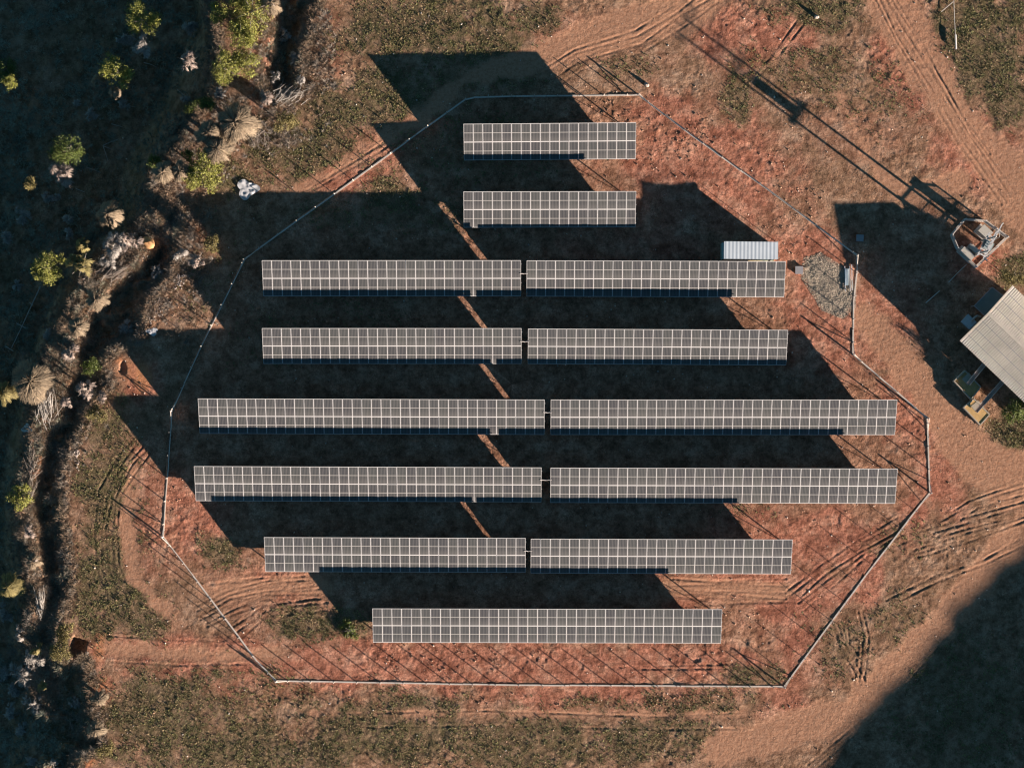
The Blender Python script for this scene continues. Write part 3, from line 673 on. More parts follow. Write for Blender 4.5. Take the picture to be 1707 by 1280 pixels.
def cabinet(u, v, rz, dims, lab, mat):
    root = empty('switch_cabinet', G3(u, v), rz, lab, 'cabinet', 'cabinets in the transformer enclosure')
    MB().box((0, 0, dims[2] / 2), dims).build('housing', mat, root)
    MB().box((0, 0, dims[2] + 0.03), (dims[0] + .14, dims[1] + .14, 0.05)).build('roof', mat, root)
    MB().box((0, -dims[1] / 2 - 0.02, dims[2] / 2), (dims[0] * .8, 0.03, dims[2] * .8)).build('door', mat, root)
    MB().box((0, 0, 0.0), (dims[0] + .5, dims[1] + .4, 0.16)).build('plinth', MAT['concrete'], root)
MAT['cream'] = simple('cream_paint', (0.58, 0.53, 0.46), 0.6, 0.06)
cabinet(1609, 424, R(-43), (1.55, 0.62, 1.5), 'long cream cabinet at the lower left corner of the transformer enclosure', MAT['cream'])
cabinet(1622, 417, R(-43), (1.1, 0.45, 1.2), 'narrow cream cabinet beside the long cream one', MAT['cream'])
cabinet(1638, 388, R(-43), (1.3, 0.9, 1.9), 'square cream cabinet in the middle of the transformer enclosure', MAT['cream'])
MAT['mesh'] = simple('fence_sheet', (0.62, 0.54, 0.48), 0.7, 0.15)
EN = [(1607, 366), (1585, 392), (1594, 414), (1625, 446), (1677, 396), (1640, 369), (1607, 366)]
o0 = P(*EN[0]); root = empty('station_fence', (o0.x, o0.y, 0), 0, 'irregular enclosure fence with pale posts around the transformer station', 'fence')
m = MB(); rl = MB()
for i in range(len(EN) - 1):
    a, b = P(*EN[i]) - o0, P(*EN[i + 1]) - o0; hpost = 1.5
    L = (b - a).length; k = max(1, int(L / 1.5)); d = (b - a).normalized()
    rl.bar((a.x, a.y, 1.42), (b.x, b.y, 1.42), 0.10); rl.bar((a.x, a.y, .35), (b.x, b.y, .35), 0.05); rl.bar((a.x, a.y, .9), (b.x, b.y, .9), 0.04)
    m.bar((a.x, a.y, .02), (b.x, b.y, .02), 0.22, 0.22)
    for j in range(int(L / 0.13)): q = a + d * (0.13 * j + .05); rl.bar((q.x, q.y, 0.1), (q.x, q.y, 1.4), 0.018)
    for j in range(k): q = a.lerp(b, j / k); MB().box((q.x, q.y, .72), (.12, .12, 1.65)).build('post', MAT['alu'], root)
m.build('kerb', MAT['concrete'], root); rl.build('railing', MAT['mesh'], root)
MB().box((P(1639, 433) - o0) + Vector((0, 0, 1.55)), (0.5, 0.14, 0.16), R(-43)).build('lock_plate', MAT['alu'], root)

# ------------------------------------------------------------------ lying pipes, sticks, litter
MAT['pvc'] = simple('white_pipe', (0.75, 0.72, 0.68), 0.5, 0.08)
MAT['bark'] = simple('grey_bark', (0.24, 0.20, 0.17), 0.9, 0.25, 5)
MAT['palewood'] = simple('bleached_wood', (0.42, 0.38, 0.34), 0.85, 0.2, 5)
def lying(name, pts, r, mat, lab, cat, dz=0.08, r2=None, bars=(), group=None):
    q = [G3(u, v, dz) for u, v in pts]
    m = MB(); m.tube(q, r, 6, r2=r2)
    for (p, a, L) in bars:
        c_ = G3(*p, dz + 0.05); d = Vector((math.cos(R(a)), math.sin(R(a)), 0)) * L / 2; m.tube([c_ - d, c_ + d], r * .8, 5)
    return tag(m.build(name, mat), lab, cat, group)
lying('white_pipe', [(1592, 59), (1593, 83)], 0.10, MAT['pvc'], 'thick white pipe end lying in the weeds at the top right', 'pipe', 0.35)
lying('rope', [(1589, -12), (1589, 5), (1590, 30), (1591.5, 59)], 0.025, MAT['pvc'], 'thin pale rope running up from the white pipe end', 'rope', 0.42)
lying('dry_stick', [(1588, 4), (1568, 21)], 0.045, MAT['palewood'], 'pale stick lying left of the rope at the top right', 'stick', 0.4)
lying('metal_rod', [(1543, 505), (1566, 485)], 0.04, MAT['pvc'], 'short pale rod lying in the shadow left of the shed', 'rod')
lying('metal_rod', [(1581, 471), (1595, 456), (1611, 441)], 0.03, MAT['pvc'], 'longer pale rod leading to the transformer enclosure', 'rod')
lying('fallen_pole', [(68, 478), (54, 508), (37, 545), (20, 580)], 0.07, MAT['palewood'], 'long bleached pole with short crossbars lying in the dark valley below a green tree', 'pole', 0.3, 0.045, [((53, 507), -38, .5), ((36, 543), -28, 1.3), ((16, 581), -30, 1.2)])
BR = [([(172, 243), (185, 237), (199, 232)], 'upper branch of the fallen fork in the dark valley'), ([(173, 244), (188, 250)], 'short middle branch of the fallen fork in the dark valley'), ([(172, 243), (176, 255), (180, 268)], 'lower branch of the fallen fork in the dark valley'),
      ([(144, 279), (156, 283), (168, 288)], 'straight bleached branch lying below the fallen fork'), ([(186, 207), (204, 212)], 'bleached branch lying above the dark bushes mid valley'), ([(202, 172), (213, 177), (225, 179)], 'bleached branch lying above the green tree row'), ([(240, 105), (252, 108), (262, 113)], 'bleached branch beside the grey bush near the top'),
      ([(127, 315), (142, 321)], 'bleached branch lying below the pinkish bush'), ([(296, 150), (308, 160)], 'short bleached branch left of the big green tree')]
for pts, lab in BR: lying('fallen_branch', pts, 0.05, MAT['palewood'], lab, 'branch', 0.15, 0.02, group='bleached branches lying in the valley')

def rock(name, u, v, r, mat, lab, cat, flat=0.6, seed=0, tz=0.0):
    rs = np.random.default_rng(seed); m = MB(); n, k = 14, 8; vs = []
    for i in range(k + 1):
        th = math.pi * i / k
        for j in range(n):
            ph = 2 * math.pi * j / n
            s = 1 + .16 * math.sin(2 * ph + seed) * math.sin(th) + .1 * math.sin(3 * th + 2 * ph) + rs.uniform(-.05, .05)
            vs.append((r * s * math.sin(th) * math.cos(ph), r * s * math.sin(th) * math.sin(ph) * .9, r * flat * s * math.cos(th)))
    fs = [(i * n + j, (i + 1) * n + j, (i + 1) * n + (j + 1) % n, i * n + (j + 1) % n) for i in range(k) for j in range(n)]
    m.add(vs, fs); o = m.build(name, mat, None, True); o.location = G3(u, v, r * flat * .4 + tz); return tag(o, lab, cat)
MAT['orange_rock'] = simple('orange_rock', (0.50, 0.27, 0.12), 0.85, 0.2, 2, bumpd=.03)
MAT['pale_rock'] = simple('pale_rock', (0.42, 0.36, 0.33), 0.9, 0.3, 2.5, island=True)
rock('boulder', 248, 405, 0.78, MAT['orange_rock'], 'rounded orange boulder on the spur beside spiky dead twigs', 'boulder', .8, 3, 0.2)
rock('boulder', 664, 1062, 0.5, MAT['orange_rock'], 'tan boulder just left of the lowest solar table', 'boulder', .7, 5)
rock('rock', 1361, 29, 0.28, MAT['pale_rock'], 'pale rock in the grass at the top throwing a dark shadow', 'rock', 1.4, 8)
rock('rock', 1078, 142, 0.3, MAT['pale_rock'], 'pale rock just outside the top corner of the fence', 'rock', 1.2, 9)
rock('rock', 773, 488, 0.28, MAT['orange_rock'], 'small sunlit rock under the low edge of the left third row table', 'rock', .8, 12)
MAT['litter'] = simple('white_plastic', (0.60, 0.60, 0.62), 0.5, 0.1, 3)
def sheet(u, v, ru, rv, lab, mat, seed):
    rs = np.random.default_rng(seed); n = 18; V = []; F = []
    for i in range(n + 1):
        for j in range(n + 1):
            a, b = 2 * i / n - 1, 2 * j / n - 1; rr = 1 + .25 * math.sin(3 * math.atan2(b, a) + seed)
            uu, vv = u + a * math.sqrt(max(0, 1 - b * b / 2)) * ru * rr, v + b * math.sqrt(max(0, 1 - a * a / 2)) * rv * rr
            V.append(G3(uu, vv, .12 + .13 * float(fbm(np.array([uu / 5.0]), np.array([vv / 5.0]), 300 + seed, 3)[0] + .4)))
    for i in range(n):
        for j in range(n): k = i * (n + 1) + j; F.append((k, k + 1, k + n + 2, k + n + 1))
    return tag(mk('plastic_sheet', np.array(V), F, mat, None, True), lab, 'plastic sheet')
sheet(413, 316, 17, 15, 'crumpled white plastic sheet on the slope left of the fence', MAT['litter'], 2)
sheet(254, 553, 9, 6, 'small grey white sheet in shadow left of the fence', MAT['litter'], 4)
sheet(45, 714, 8, 7, 'pale blue sheet below the big dry tussock', MAT['blue_sheet'], 6)

def scatter_rocks(name, uv, size, mat, zoff=0.0):
    """many small angular stones in one mesh"""
    N = len(uv); base = np.array([(1, 0, 0), (0, 1, 0), (-1, 0, 0), (0, -1, 0), (0, 0, 1), (0, 0, -1)], float)
    fc = np.array([(0, 1, 4), (1, 2, 4), (2, 3, 4), (3, 0, 4), (1, 0, 5), (2, 1, 5), (3, 2, 5), (0, 3, 5)])
    sc = size[:, None, None] * rng.uniform(.55, 1.25, (N, 6, 1)) * rng.uniform(.6, 1.2, (N, 1, 3)); ang = rng.uniform(0, 6.28, N)
    v = base[None] * sc; x = v[..., 0] * np.cos(ang)[:, None] - v[..., 1] * np.sin(ang)[:, None]; y = v[..., 0] * np.sin(ang)[:, None] + v[..., 1] * np.cos(ang)[:, None]
    z0 = gzs(uv[:, 0], uv[:, 1]); zz = z0 + size * .2 + zoff
    X = (uv[:, 0] - 853.5) * (HC - zz) / FP; Y = (640 - uv[:, 1]) * (HC - zz) / FP
    V = np.stack([x + X[:, None], y + Y[:, None], v[..., 2] * .8 + zz[:, None]], -1).reshape(-1, 3)
    F = (fc[None] + (np.arange(N) * 6)[:, None, None]).reshape(-1, 3)
    return mk(name, V, F, mat)
MAT['palestone'] = simple('pale_stone', (0.58, 0.50, 0.46), 0.9, 0.2, 1.0, island=True)
MAT['stone'] = simple('loose_stone', (0.40, 0.25, 0.18), 0.9, 0.25, 1.0, island=True)
def cluster(u, v, r, n, s, lab, mat):
    a = rng.uniform(0, 6.28, n); q = r * (rng.random(n) ** .7) * (1 + .5 * np.sin(2 * a + u) + .3 * np.sin(5 * a + v)); uv = np.stack([u + q * np.cos(a) * .8, v + q * np.sin(a) * 1.4], 1)
    o = scatter_rocks('rubble', uv, (.25 + .75 * rng.random(n) ** 2) * s, mat, 0.03); tag(o, kind='stuff')
MAT['pale_rub'] = simple('pale_rubble', (0.40, 0.34, 0.32), 0.9, 0.25, 2.5, island=True)
cluster(124, 756, 15, 330, .17, 'pale rubble heap at the gully edge lowest on the left', MAT['pale_rub'])
cluster(260, 512, 16, 330, .17, 'pale rubble heap left of the sunlit earth triangle by the fence', MAT['pale_rub'])
cluster(297, 468, 11, 220, .17, 'pale rubble heap topmost at the gully edge', MAT['pale_rub'])
cluster(133, 688, 10, 120, .12, 'pale rubble heap beside the gully just below the bright small shrub', MAT['pale_rub'])
cluster(672, 1055, 12, 150, .16, 'rubble heap at the left end of the lowest solar table', MAT['stone'])
# ------------------------------------------------------------------ loose stones over the earth (stuff)
def sample(n, dens, seed, bb=(-20, -20, 1727, 1300)):
    rs = np.random.default_rng(seed); u = rs.uniform(bb[0], bb[2], n); v = rs.uniform(bb[1], bb[3], n)
    return np.stack([u, v], 1)[rs.random(n) < dens(u, v)]
uv = sample(90000, lambda u, v: np.clip(0.10 + 0.9 * MASKS['rubble'](u, v), 0, 1) * (1 - .8 * m_track(u, v)) * sstep(-.2, .3, fbm(u / 25, v / 25, 140, 3)), 3)
sz = 0.035 + 0.11 * rng.random(len(uv)) ** 4
tag(scatter_rocks('stones', uv, sz, MAT['stone']), kind='stuff')
uv = sample(5200, lambda u, v: .25 + .75 * (fbm(u / 40, v / 40, 145, 3) > .12) * (fbm(u / 9, v / 9, 146, 2) > 0), 6)
tag(scatter_rocks('pale_stones', uv, .04 + .10 * rng.random(len(uv)) ** 3, MAT['palestone']), kind='stuff')
uv = sample(15000, lambda u, v: (poly_sd(u, v, [(1342, 432), (1368, 424), (1405, 448), (1424, 480), (1424, 512), (1404, 528), (1372, 516), (1356, 490), (1338, 462)]) > -3) * 1.0, 5, (1330, 415, 1430, 535))
MAT['gravel'] = simple('grey_gravel', (0.48, 0.41, 0.34), 0.9, 0.3, .6, island=True)
tag(scatter_rocks('gravel', uv, 0.02 + 0.045 * rng.random(len(uv)) ** 2, MAT['gravel']), kind='stuff')

# ------------------------------------------------------------------ grass, weeds
def blades(uv, nb, rad, hgt, wid, lean=1.0, seed=0, zoff=0.0):
    """nb triangular blades per point: V, F"""
    rs = np.random.default_rng(seed); N = len(uv)
    z0 = gzs(uv[:, 0], uv[:, 1]) + zoff
    X = (uv[:, 0] - 853.5) * (HC - z0) / FP; Y = (640 - uv[:, 1]) * (HC - z0) / FP
    a = rs.uniform(0, 6.283, (N, nb)); s = rs.uniform(.5, 1.2, (N, nb))
    r = rad[:, None] * s; h = hgt[:, None] * rs.uniform(.4, 1.1, (N, nb)); wd = wid * s
    ca, sa = np.cos(a), np.sin(a); b0 = r * .15
    p1 = np.stack([X[:, None] + ca * b0 - sa * wd, Y[:, None] + sa * b0 + ca * wd, z0[:, None] + 0 * h], -1)
    p2 = np.stack([X[:, None] + ca * b0 + sa * wd, Y[:, None] + sa * b0 - ca * wd, z0[:, None] + 0 * h], -1)
    p3 = np.stack([X[:, None] + ca * r * lean, Y[:, None] + sa * r * lean, z0[:, None] + h], -1)
    V = np.stack([p1, p2, p3], 2).reshape(-1, 3); F = np.arange(len(V)).reshape(-1, 3); return V, F
MAT['grass_green'] = simple('olive_grass', (0.17, 0.155, 0.062), 0.8, 0.45, 0.25, island=True)
MAT['weed'] = simple('grey_green_weeds', (0.18, 0.165, 0.08), 0.8, 0.4, 0.2, island=True)
MAT['grass_dry'] = simple('dry_grass', (0.30, 0.22, 0.125), 0.85, 0.3, 0.3, island=True)
MAT['grass_pale'] = simple('bleached_grass', (0.33, 0.245, 0.175), 0.85, 0.25, 0.3, island=True)
gsel = lambda th, sc, sd: (lambda u, v: np.clip(MASKS['grass'](u, v) * sstep(-th, .25, fbm(u / sc, v / sc, sd, 3)), 0, 1) * (1 - m_track(u, v)) * (poly_sd(u, v, PLAT) > -6))
uv = sample(230000, gsel(.25, 16.0, 150), 11); V_, F_ = blades(uv, 6, .10 + .22 * rng.random(len(uv)) ** 2, .06 + .16 * rng.random(len(uv)) ** 2, .04, 1, 1)
tag(mk('grass', V_, F_, MAT['grass_green']), kind='stuff')
uv = sample(110000, gsel(.2, 22.0, 170), 12); V_, F_ = blades(uv, 6, .10 + .25 * rng.random(len(uv)) ** 2, .10 + .2 * rng.random(len(uv)) ** 2, .03, 1, 2)
tag(mk('dry_grass', V_, F_, MAT['grass_dry']), kind='stuff')
uv = sample(30000, gsel(.14, 14.0, 180), 15); V_, F_ = blades(uv, 12, .12 + .26 * rng.random(len(uv)) ** 3, .07 + .22 * rng.random(len(uv)) ** 3, .04, 1, 5)
tag(mk('weeds', V_, F_, MAT['weed']), kind='stuff')
uv = sample(330000, lambda u, v: ((-seg_dist(u, v, SPUR, SPURW) > -8) | ((np.abs(poly_sd(u, v, PLAT)) < 14) & (u < 545))) * sstep(-.25, .25, fbm(u / 14, v / 14, 190, 3)) * .9, 13, (-20, -20, 560, 1300))
V_, F_ = blades(uv, 6, .15 + .6 * rng.random(len(uv)) ** 2, .10 + .3 * rng.random(len(uv)) ** 2, .022, 1, 3)
tag(mk('spur_grass', V_, F_, MAT['grass_pale']), kind='stuff')

MAT['brush'] = simple('brown_brush', (0.34, 0.235, 0.17), 0.9, 0.3, 0.5, island=True)
MAT['brushg'] = simple('grey_brush', (0.32, 0.27, 0.235), 0.9, 0.3, 0.5, island=True)
MAT['scrub'] = simple('valley_scrub', (0.28, 0.28, 0.22), 0.9, 0.4, 0.4, island=True)
def nearspur(lo, hi):
    return lambda u, v: (((-seg_dist(u, v, SPUR, SPURW)) > lo) & ((-seg_dist(u, v, SPUR, SPURW)) < hi)) | ((poly_sd(u, v, PLAT) < 16) & (poly_sd(u, v, PLAT) > -16) & (u < 545) & (v > -10))
SCRUBZ = [(300, 430, 50, 110, 1), (330, 400, 30, 40, 1), (430, 210, 70, 50, 1), (330, 250, 50, 60, .8), (440, 120, 30, 70, .8), (170, 440, 60, 40, 1), (120, 560, 45, 60, 1), (110, 660, 50, 60, 1), (60, 830, 26, 160, 1), (520, 110, 40, 80, .9), (60, 1110, 40, 70, 1), (150, 1180, 30, 70, .8)]
uv = sample(60000, lambda u, v: np.maximum(nearspur(-16, 99)(u, v) * 1.0, blob(u, v, SCRUBZ, 12, 1.0)) * sstep(-.3, .2, fbm(u / 12, v / 12, 210, 3)), 21, (-20, -20, 560, 1300))
V_, F_ = blades(uv, 26, .2 + .6 * rng.random(len(uv)) ** 2, .15 + .5 * rng.random(len(uv)) ** 2, .014, 1, 7); tag(mk('dry_brush', V_, F_, MAT['brush']), kind='stuff')
uv = sample(34000, lambda u, v: np.maximum(nearspur(-24, 99)(u, v) * 1.0, blob(u, v, SCRUBZ, 13, 1.2)) * sstep(-.1, .25, fbm(u / 10, v / 10, 220, 3)), 22, (-20, -20, 560, 1300))
V_, F_ = blades(uv, 30, .25 + .6 * rng.random(len(uv)) ** 2, .2 + .5 * rng.random(len(uv)) ** 2, .014, 1, 8); tag(mk('grey_brush', V_, F_, MAT['brushg']), kind='stuff')
uv = sample(60000, lambda u, v: (poly_sd(u, v, PLAT) < 0) * (.08 + .92 * (fbm(u / 30, v / 30, 230, 3) > .03)) * .5, 23, (-20, -20, 560, 1300))
V_, F_ = blades(uv, 22, .15 + .6 * rng.random(len(uv)) ** 2, .1 + .45 * rng.random(len(uv)) ** 2, .025, 1, 9); tag(mk('scrub', V_, F_, MAT['scrub']), kind='stuff')
# ------------------------------------------------------------------ shrubs and trees of the valley
def shade_height(u, v):
    best = -99.0
    for k in range(3, 420, 5):
        uu, vv = u + .8 * k, v + .6 * k; h = gz(uu, vv)
        for (x0, y0, x1, y1) in TRECT:
            if x0 < uu < x1 and y0 < vv < y0 + 12: h = max(h, 2.7)
        best = max(best, h - k / PX)
    return best
def leaf_cloud(rs, lobes, nc, ls, per=16):
    """leaf quads gathered in sprays over the lobes [(cx,cy,cz,r)], gaps between the sprays"""
    w_ = np.array([l[3] ** 2 for l in lobes]); pick = rs.choice(len(lobes), nc, p=w_ / w_.sum()); L = np.array(lobes)[pick]
    d = rs.normal(size=(nc, 3)); d[:, 2] = np.abs(d[:, 2]) - .3; d /= np.linalg.norm(d, axis=1)[:, None]
    c0 = L[:, :3] + d * (L[:, 3] * (rs.random(nc) ** .5) * rs.uniform(.8, 1.3, nc))[:, None] * np.array([1, 1, .9])
    c = np.repeat(c0, per, 0) + rs.normal(size=(nc * per, 3)) * .13; d = np.repeat(d, per, 0); n = nc * per
    t = rs.normal(size=(n, 3)) * .8 + d * .3; t /= np.linalg.norm(t, axis=1)[:, None]; up = d + rs.normal(size=(n, 3)) * .6; b = np.cross(t, up); b /= np.linalg.norm(b, axis=1)[:, None]
    s = ls * rs.uniform(.5, 1.3, n)[:, None]
    V = np.stack([c - t * s, c + b * s * .5, c + t * s, c - b * s * .5], 1).reshape(-1, 3); return V, np.arange(len(V)).reshape(-1, 4)
def twig_cloud(rs, base, top, r, n, wid, droop=0.0, fan=1.0):
    """thin blades that spring from the base to the outline of the bush"""
    a = rs.uniform(0, 6.283, n); q = rs.random(n) ** .75 * r * fan; h = (top - base)
    tip = np.stack([q * np.cos(a), q * np.sin(a), base + h * (1 - .45 * (q / r) ** 2) * rs.uniform(.75, 1.05, n)], 1)
    f = rs.uniform(.1, .6, n)[:, None]; st_ = np.stack([0 * a, 0 * a, np.full(n, base)], 1); mid = st_ * (1 - f) + tip * f; mid[:, :2] *= rs.uniform(.5, .9, (n, 1)); mid[:, 2] += .1 * h
    if droop: tip[:, 2] -= droop * (q / r) * rs.uniform(.3, 1, n)
    tan_ = np.stack([-np.sin(a + rs.normal(size=n) * .5), np.cos(a), 0 * a], 1) * wid * rs.uniform(.5, 1.3, (n, 1))
    V = np.stack([mid - tan_, mid + tan_, tip + tan_ * .3, tip - tan_ * .3], 1).reshape(-1, 3); F = np.arange(len(V)).reshape(-1, 4); return V, F
GREEN = simple('shrub_leaves', (0.12, 0.155, 0.03), 0.6, 0.35, 0.8, island=True)
YGREEN = simple('yellow_green_leaves', (0.27, 0.27, 0.06), 0.6, 0.3, 0.8, island=True)
OLIVE = simple('olive_twigs', (0.22, 0.18, 0.07), 0.8, 0.3, 0.8, island=True)
GREYT = simple('grey_twigs', (0.36, 0.325, 0.31), 0.85, 0.25, 0.8, island=True)
PINKT = simple('pinkish_twigs', (0.36, 0.28, 0.25), 0.85, 0.25, 0.8, island=True)
BEIGE = simple('beige_straw', (0.29, 0.22, 0.155), 0.85, 0.22, 0.8, island=True)
def thatch(rs, r, n, wid, jit, h, drop, a0, half):
    """stalks that spray outwards and droop over a rounded head"""
    nt_ = max(14, int(r * 24)); g_ = rs.integers(0, nt_, n); a = a0 + (rs.uniform(-half, half, nt_))[g_] + rs.normal(size=n) * .10; lob = 1 + .18 * np.sin(3 * a + rs.uniform(0, 6)) + .12 * np.sin(7 * a + rs.uniform(0, 6))
    q0 = r * np.clip(rs.uniform(0, .8, nt_)[g_] * .7 + rs.uniform(-.15, .3, n), 0.02, .85); L = r * rs.uniform(.2, .5, n); q1 = np.minimum(q0 + L, r * lob * rs.uniform(.85, 1.1, n)); ja = a + rs.normal(size=n) * jit * .5
    z = lambda q: h - drop * (q / r) ** 2
    lift = (rs.uniform(-.32, .10, nt_)[g_] + rs.uniform(-.08, .05, n)) * r
    p0 = np.stack([q0 * np.cos(a), q0 * np.sin(a), z(q0) - .05 * r + lift], 1)
    d = np.stack([np.cos(ja), np.sin(ja)], 1) * (q1 - q0)[:, None]
    p1 = p0.copy(); p1[:, :2] += d; p1[:, 2] = z(q1) + lift + rs.uniform(-.05, .08, n) * r
    t = np.stack([-np.sin(ja), np.cos(ja), rs.normal(size=n) * .5], 1) * (wid * rs.uniform(.6, 1.5, n))[:, None]
    V = np.stack([p0 - t, p0 + t, p1 + t * .35, p1 - t * .35], 1).reshape(-1, 3); return V, np.arange(len(V)).reshape(-1, 4)
def trunk(m, rs, z0, z1, r, nl, cr):
    m.tube([(0, 0, z0 - .2), (rs.normal() * .1, rs.normal() * .1, z0 * .6 + z1 * .4), (rs.normal() * .15, rs.normal() * .15, z1 - .4 * cr)], r, 6, r2=r * .5)
    for k in range(nl):
        a = 6.283 * k / nl + rs.uniform(0, .5); s = rs.uniform(.35, .6); zz = z0 * s + (z1 - .5 * cr) * (1 - s); zz = z0 + (z1 - z0) * s
        m.tube([(0, 0, zz), (math.cos(a) * cr * .4, math.sin(a) * cr * .4, zz + (z1 - zz) * .4), (math.cos(a) * cr * .75, math.sin(a) * cr * .75, z1 - .5 * cr)], r * .45, 5, r2=r * .12)
def plant(kind, u, v, rpx, lit, lab, seed, mat, asp=1.0, ang=0.0):
    rs = np.random.default_rng(seed); g = gz(u, v); r = rpx * (1.18 if lit else 1.3) / 14.1
    th = shade_height(u, v)
    top = (max(th + 1.5 * min(r, 2.0) + .9, g + r * 1.1) if lit == 1 else (max(th + .25, g + r * 1.1) if lit == 2 else max(g + .7 * r, min(g + r * 1.3, th - .15))))
    top = min(top, g + 11); p = P(u, v, top - r * .4); base = g - p.z * 0
    name = {'tree': 'shrub_tree', 'bush': 'green_shrub', 'dead': 'dead_bush', 'straw': 'dry_tussock'}[kind]
    cat = {'tree': 'tree', 'bush': 'shrub', 'dead': 'dead bush', 'straw': 'dry tussock'}[kind]
    grp = {'tree': 'green trees of the gully', 'bush': 'green shrubs at the gully', 'dead': 'leafless bushes in the gully', 'straw': 'dry straw tussocks in the gully'}[kind]
    root = empty(name, (p.x, p.y, g), ang, lab, cat, grp); h = top - g
    root.scale = (1, asp, 1)
    if kind in ('tree', 'bush'):
        lobes = [(0, 0, h - r * .75, r * .72)]
        for k in range(9 if kind == 'tree' else 6):
            a = rs.uniform(0, 6.283); q = r * rs.uniform(.5, .85); lobes.append((q * math.cos(a), q * math.sin(a), h - r * rs.uniform(.5, 1.3), r * rs.uniform(.28, .5)))
        if h > 3 * r: lobes.append((-.5 * r, .4 * r, h - 2.0 * r, r * .6))
        V, F = leaf_cloud(rs, lobes, int(55 + 85 * r * r), .085)
        mk('crown', V, F, mat, root); m = MB(); trunk(m, rs, 0, h, .07 + .03 * r, 6, r); m.build('trunk', MAT['bark'], root)
    elif kind == 'dead':
        V = []; F = []; nb = 0
        for k in range(int(5 + 3 * r)):
            a = rs.uniform(0, 6.283); q = r * rs.uniform(0, .6); V1, F1 = thatch(rs, r * rs.uniform(.3, .6), int(90 + 110 * r), .016, .5, h - rs.uniform(0, .5) * r, .4 * r, rs.uniform(0, 6.28), rs.uniform(.5, 3.14))
            V1 = V1 + np.array([q * math.cos(a), q * math.sin(a), 0]); V.append(V1); F.append(F1 + nb); nb += len(V1)
        mk('twigs', np.concatenate(V), np.concatenate(F), mat, root); m = MB(); trunk(m, rs, 0, h, .05 + .02 * r, 7, r * .9); m.build('trunk', MAT['palewood'], root)
    else:
        V, F = thatch(rs, r, int(1300 + 1500 * r * r), .016, .35, h, max(.75 * r, .28 * h), 0, 3.2)
        mk('straw', V, F, mat, root)
        m = MB(); m.tube([(0, 0, -.2), (0, 0, max(.1, h - 1.1 * r))], .12 + .12 * r, 7, r2=.08 + .06 * r); m.build('stem', MAT['bark'], root)
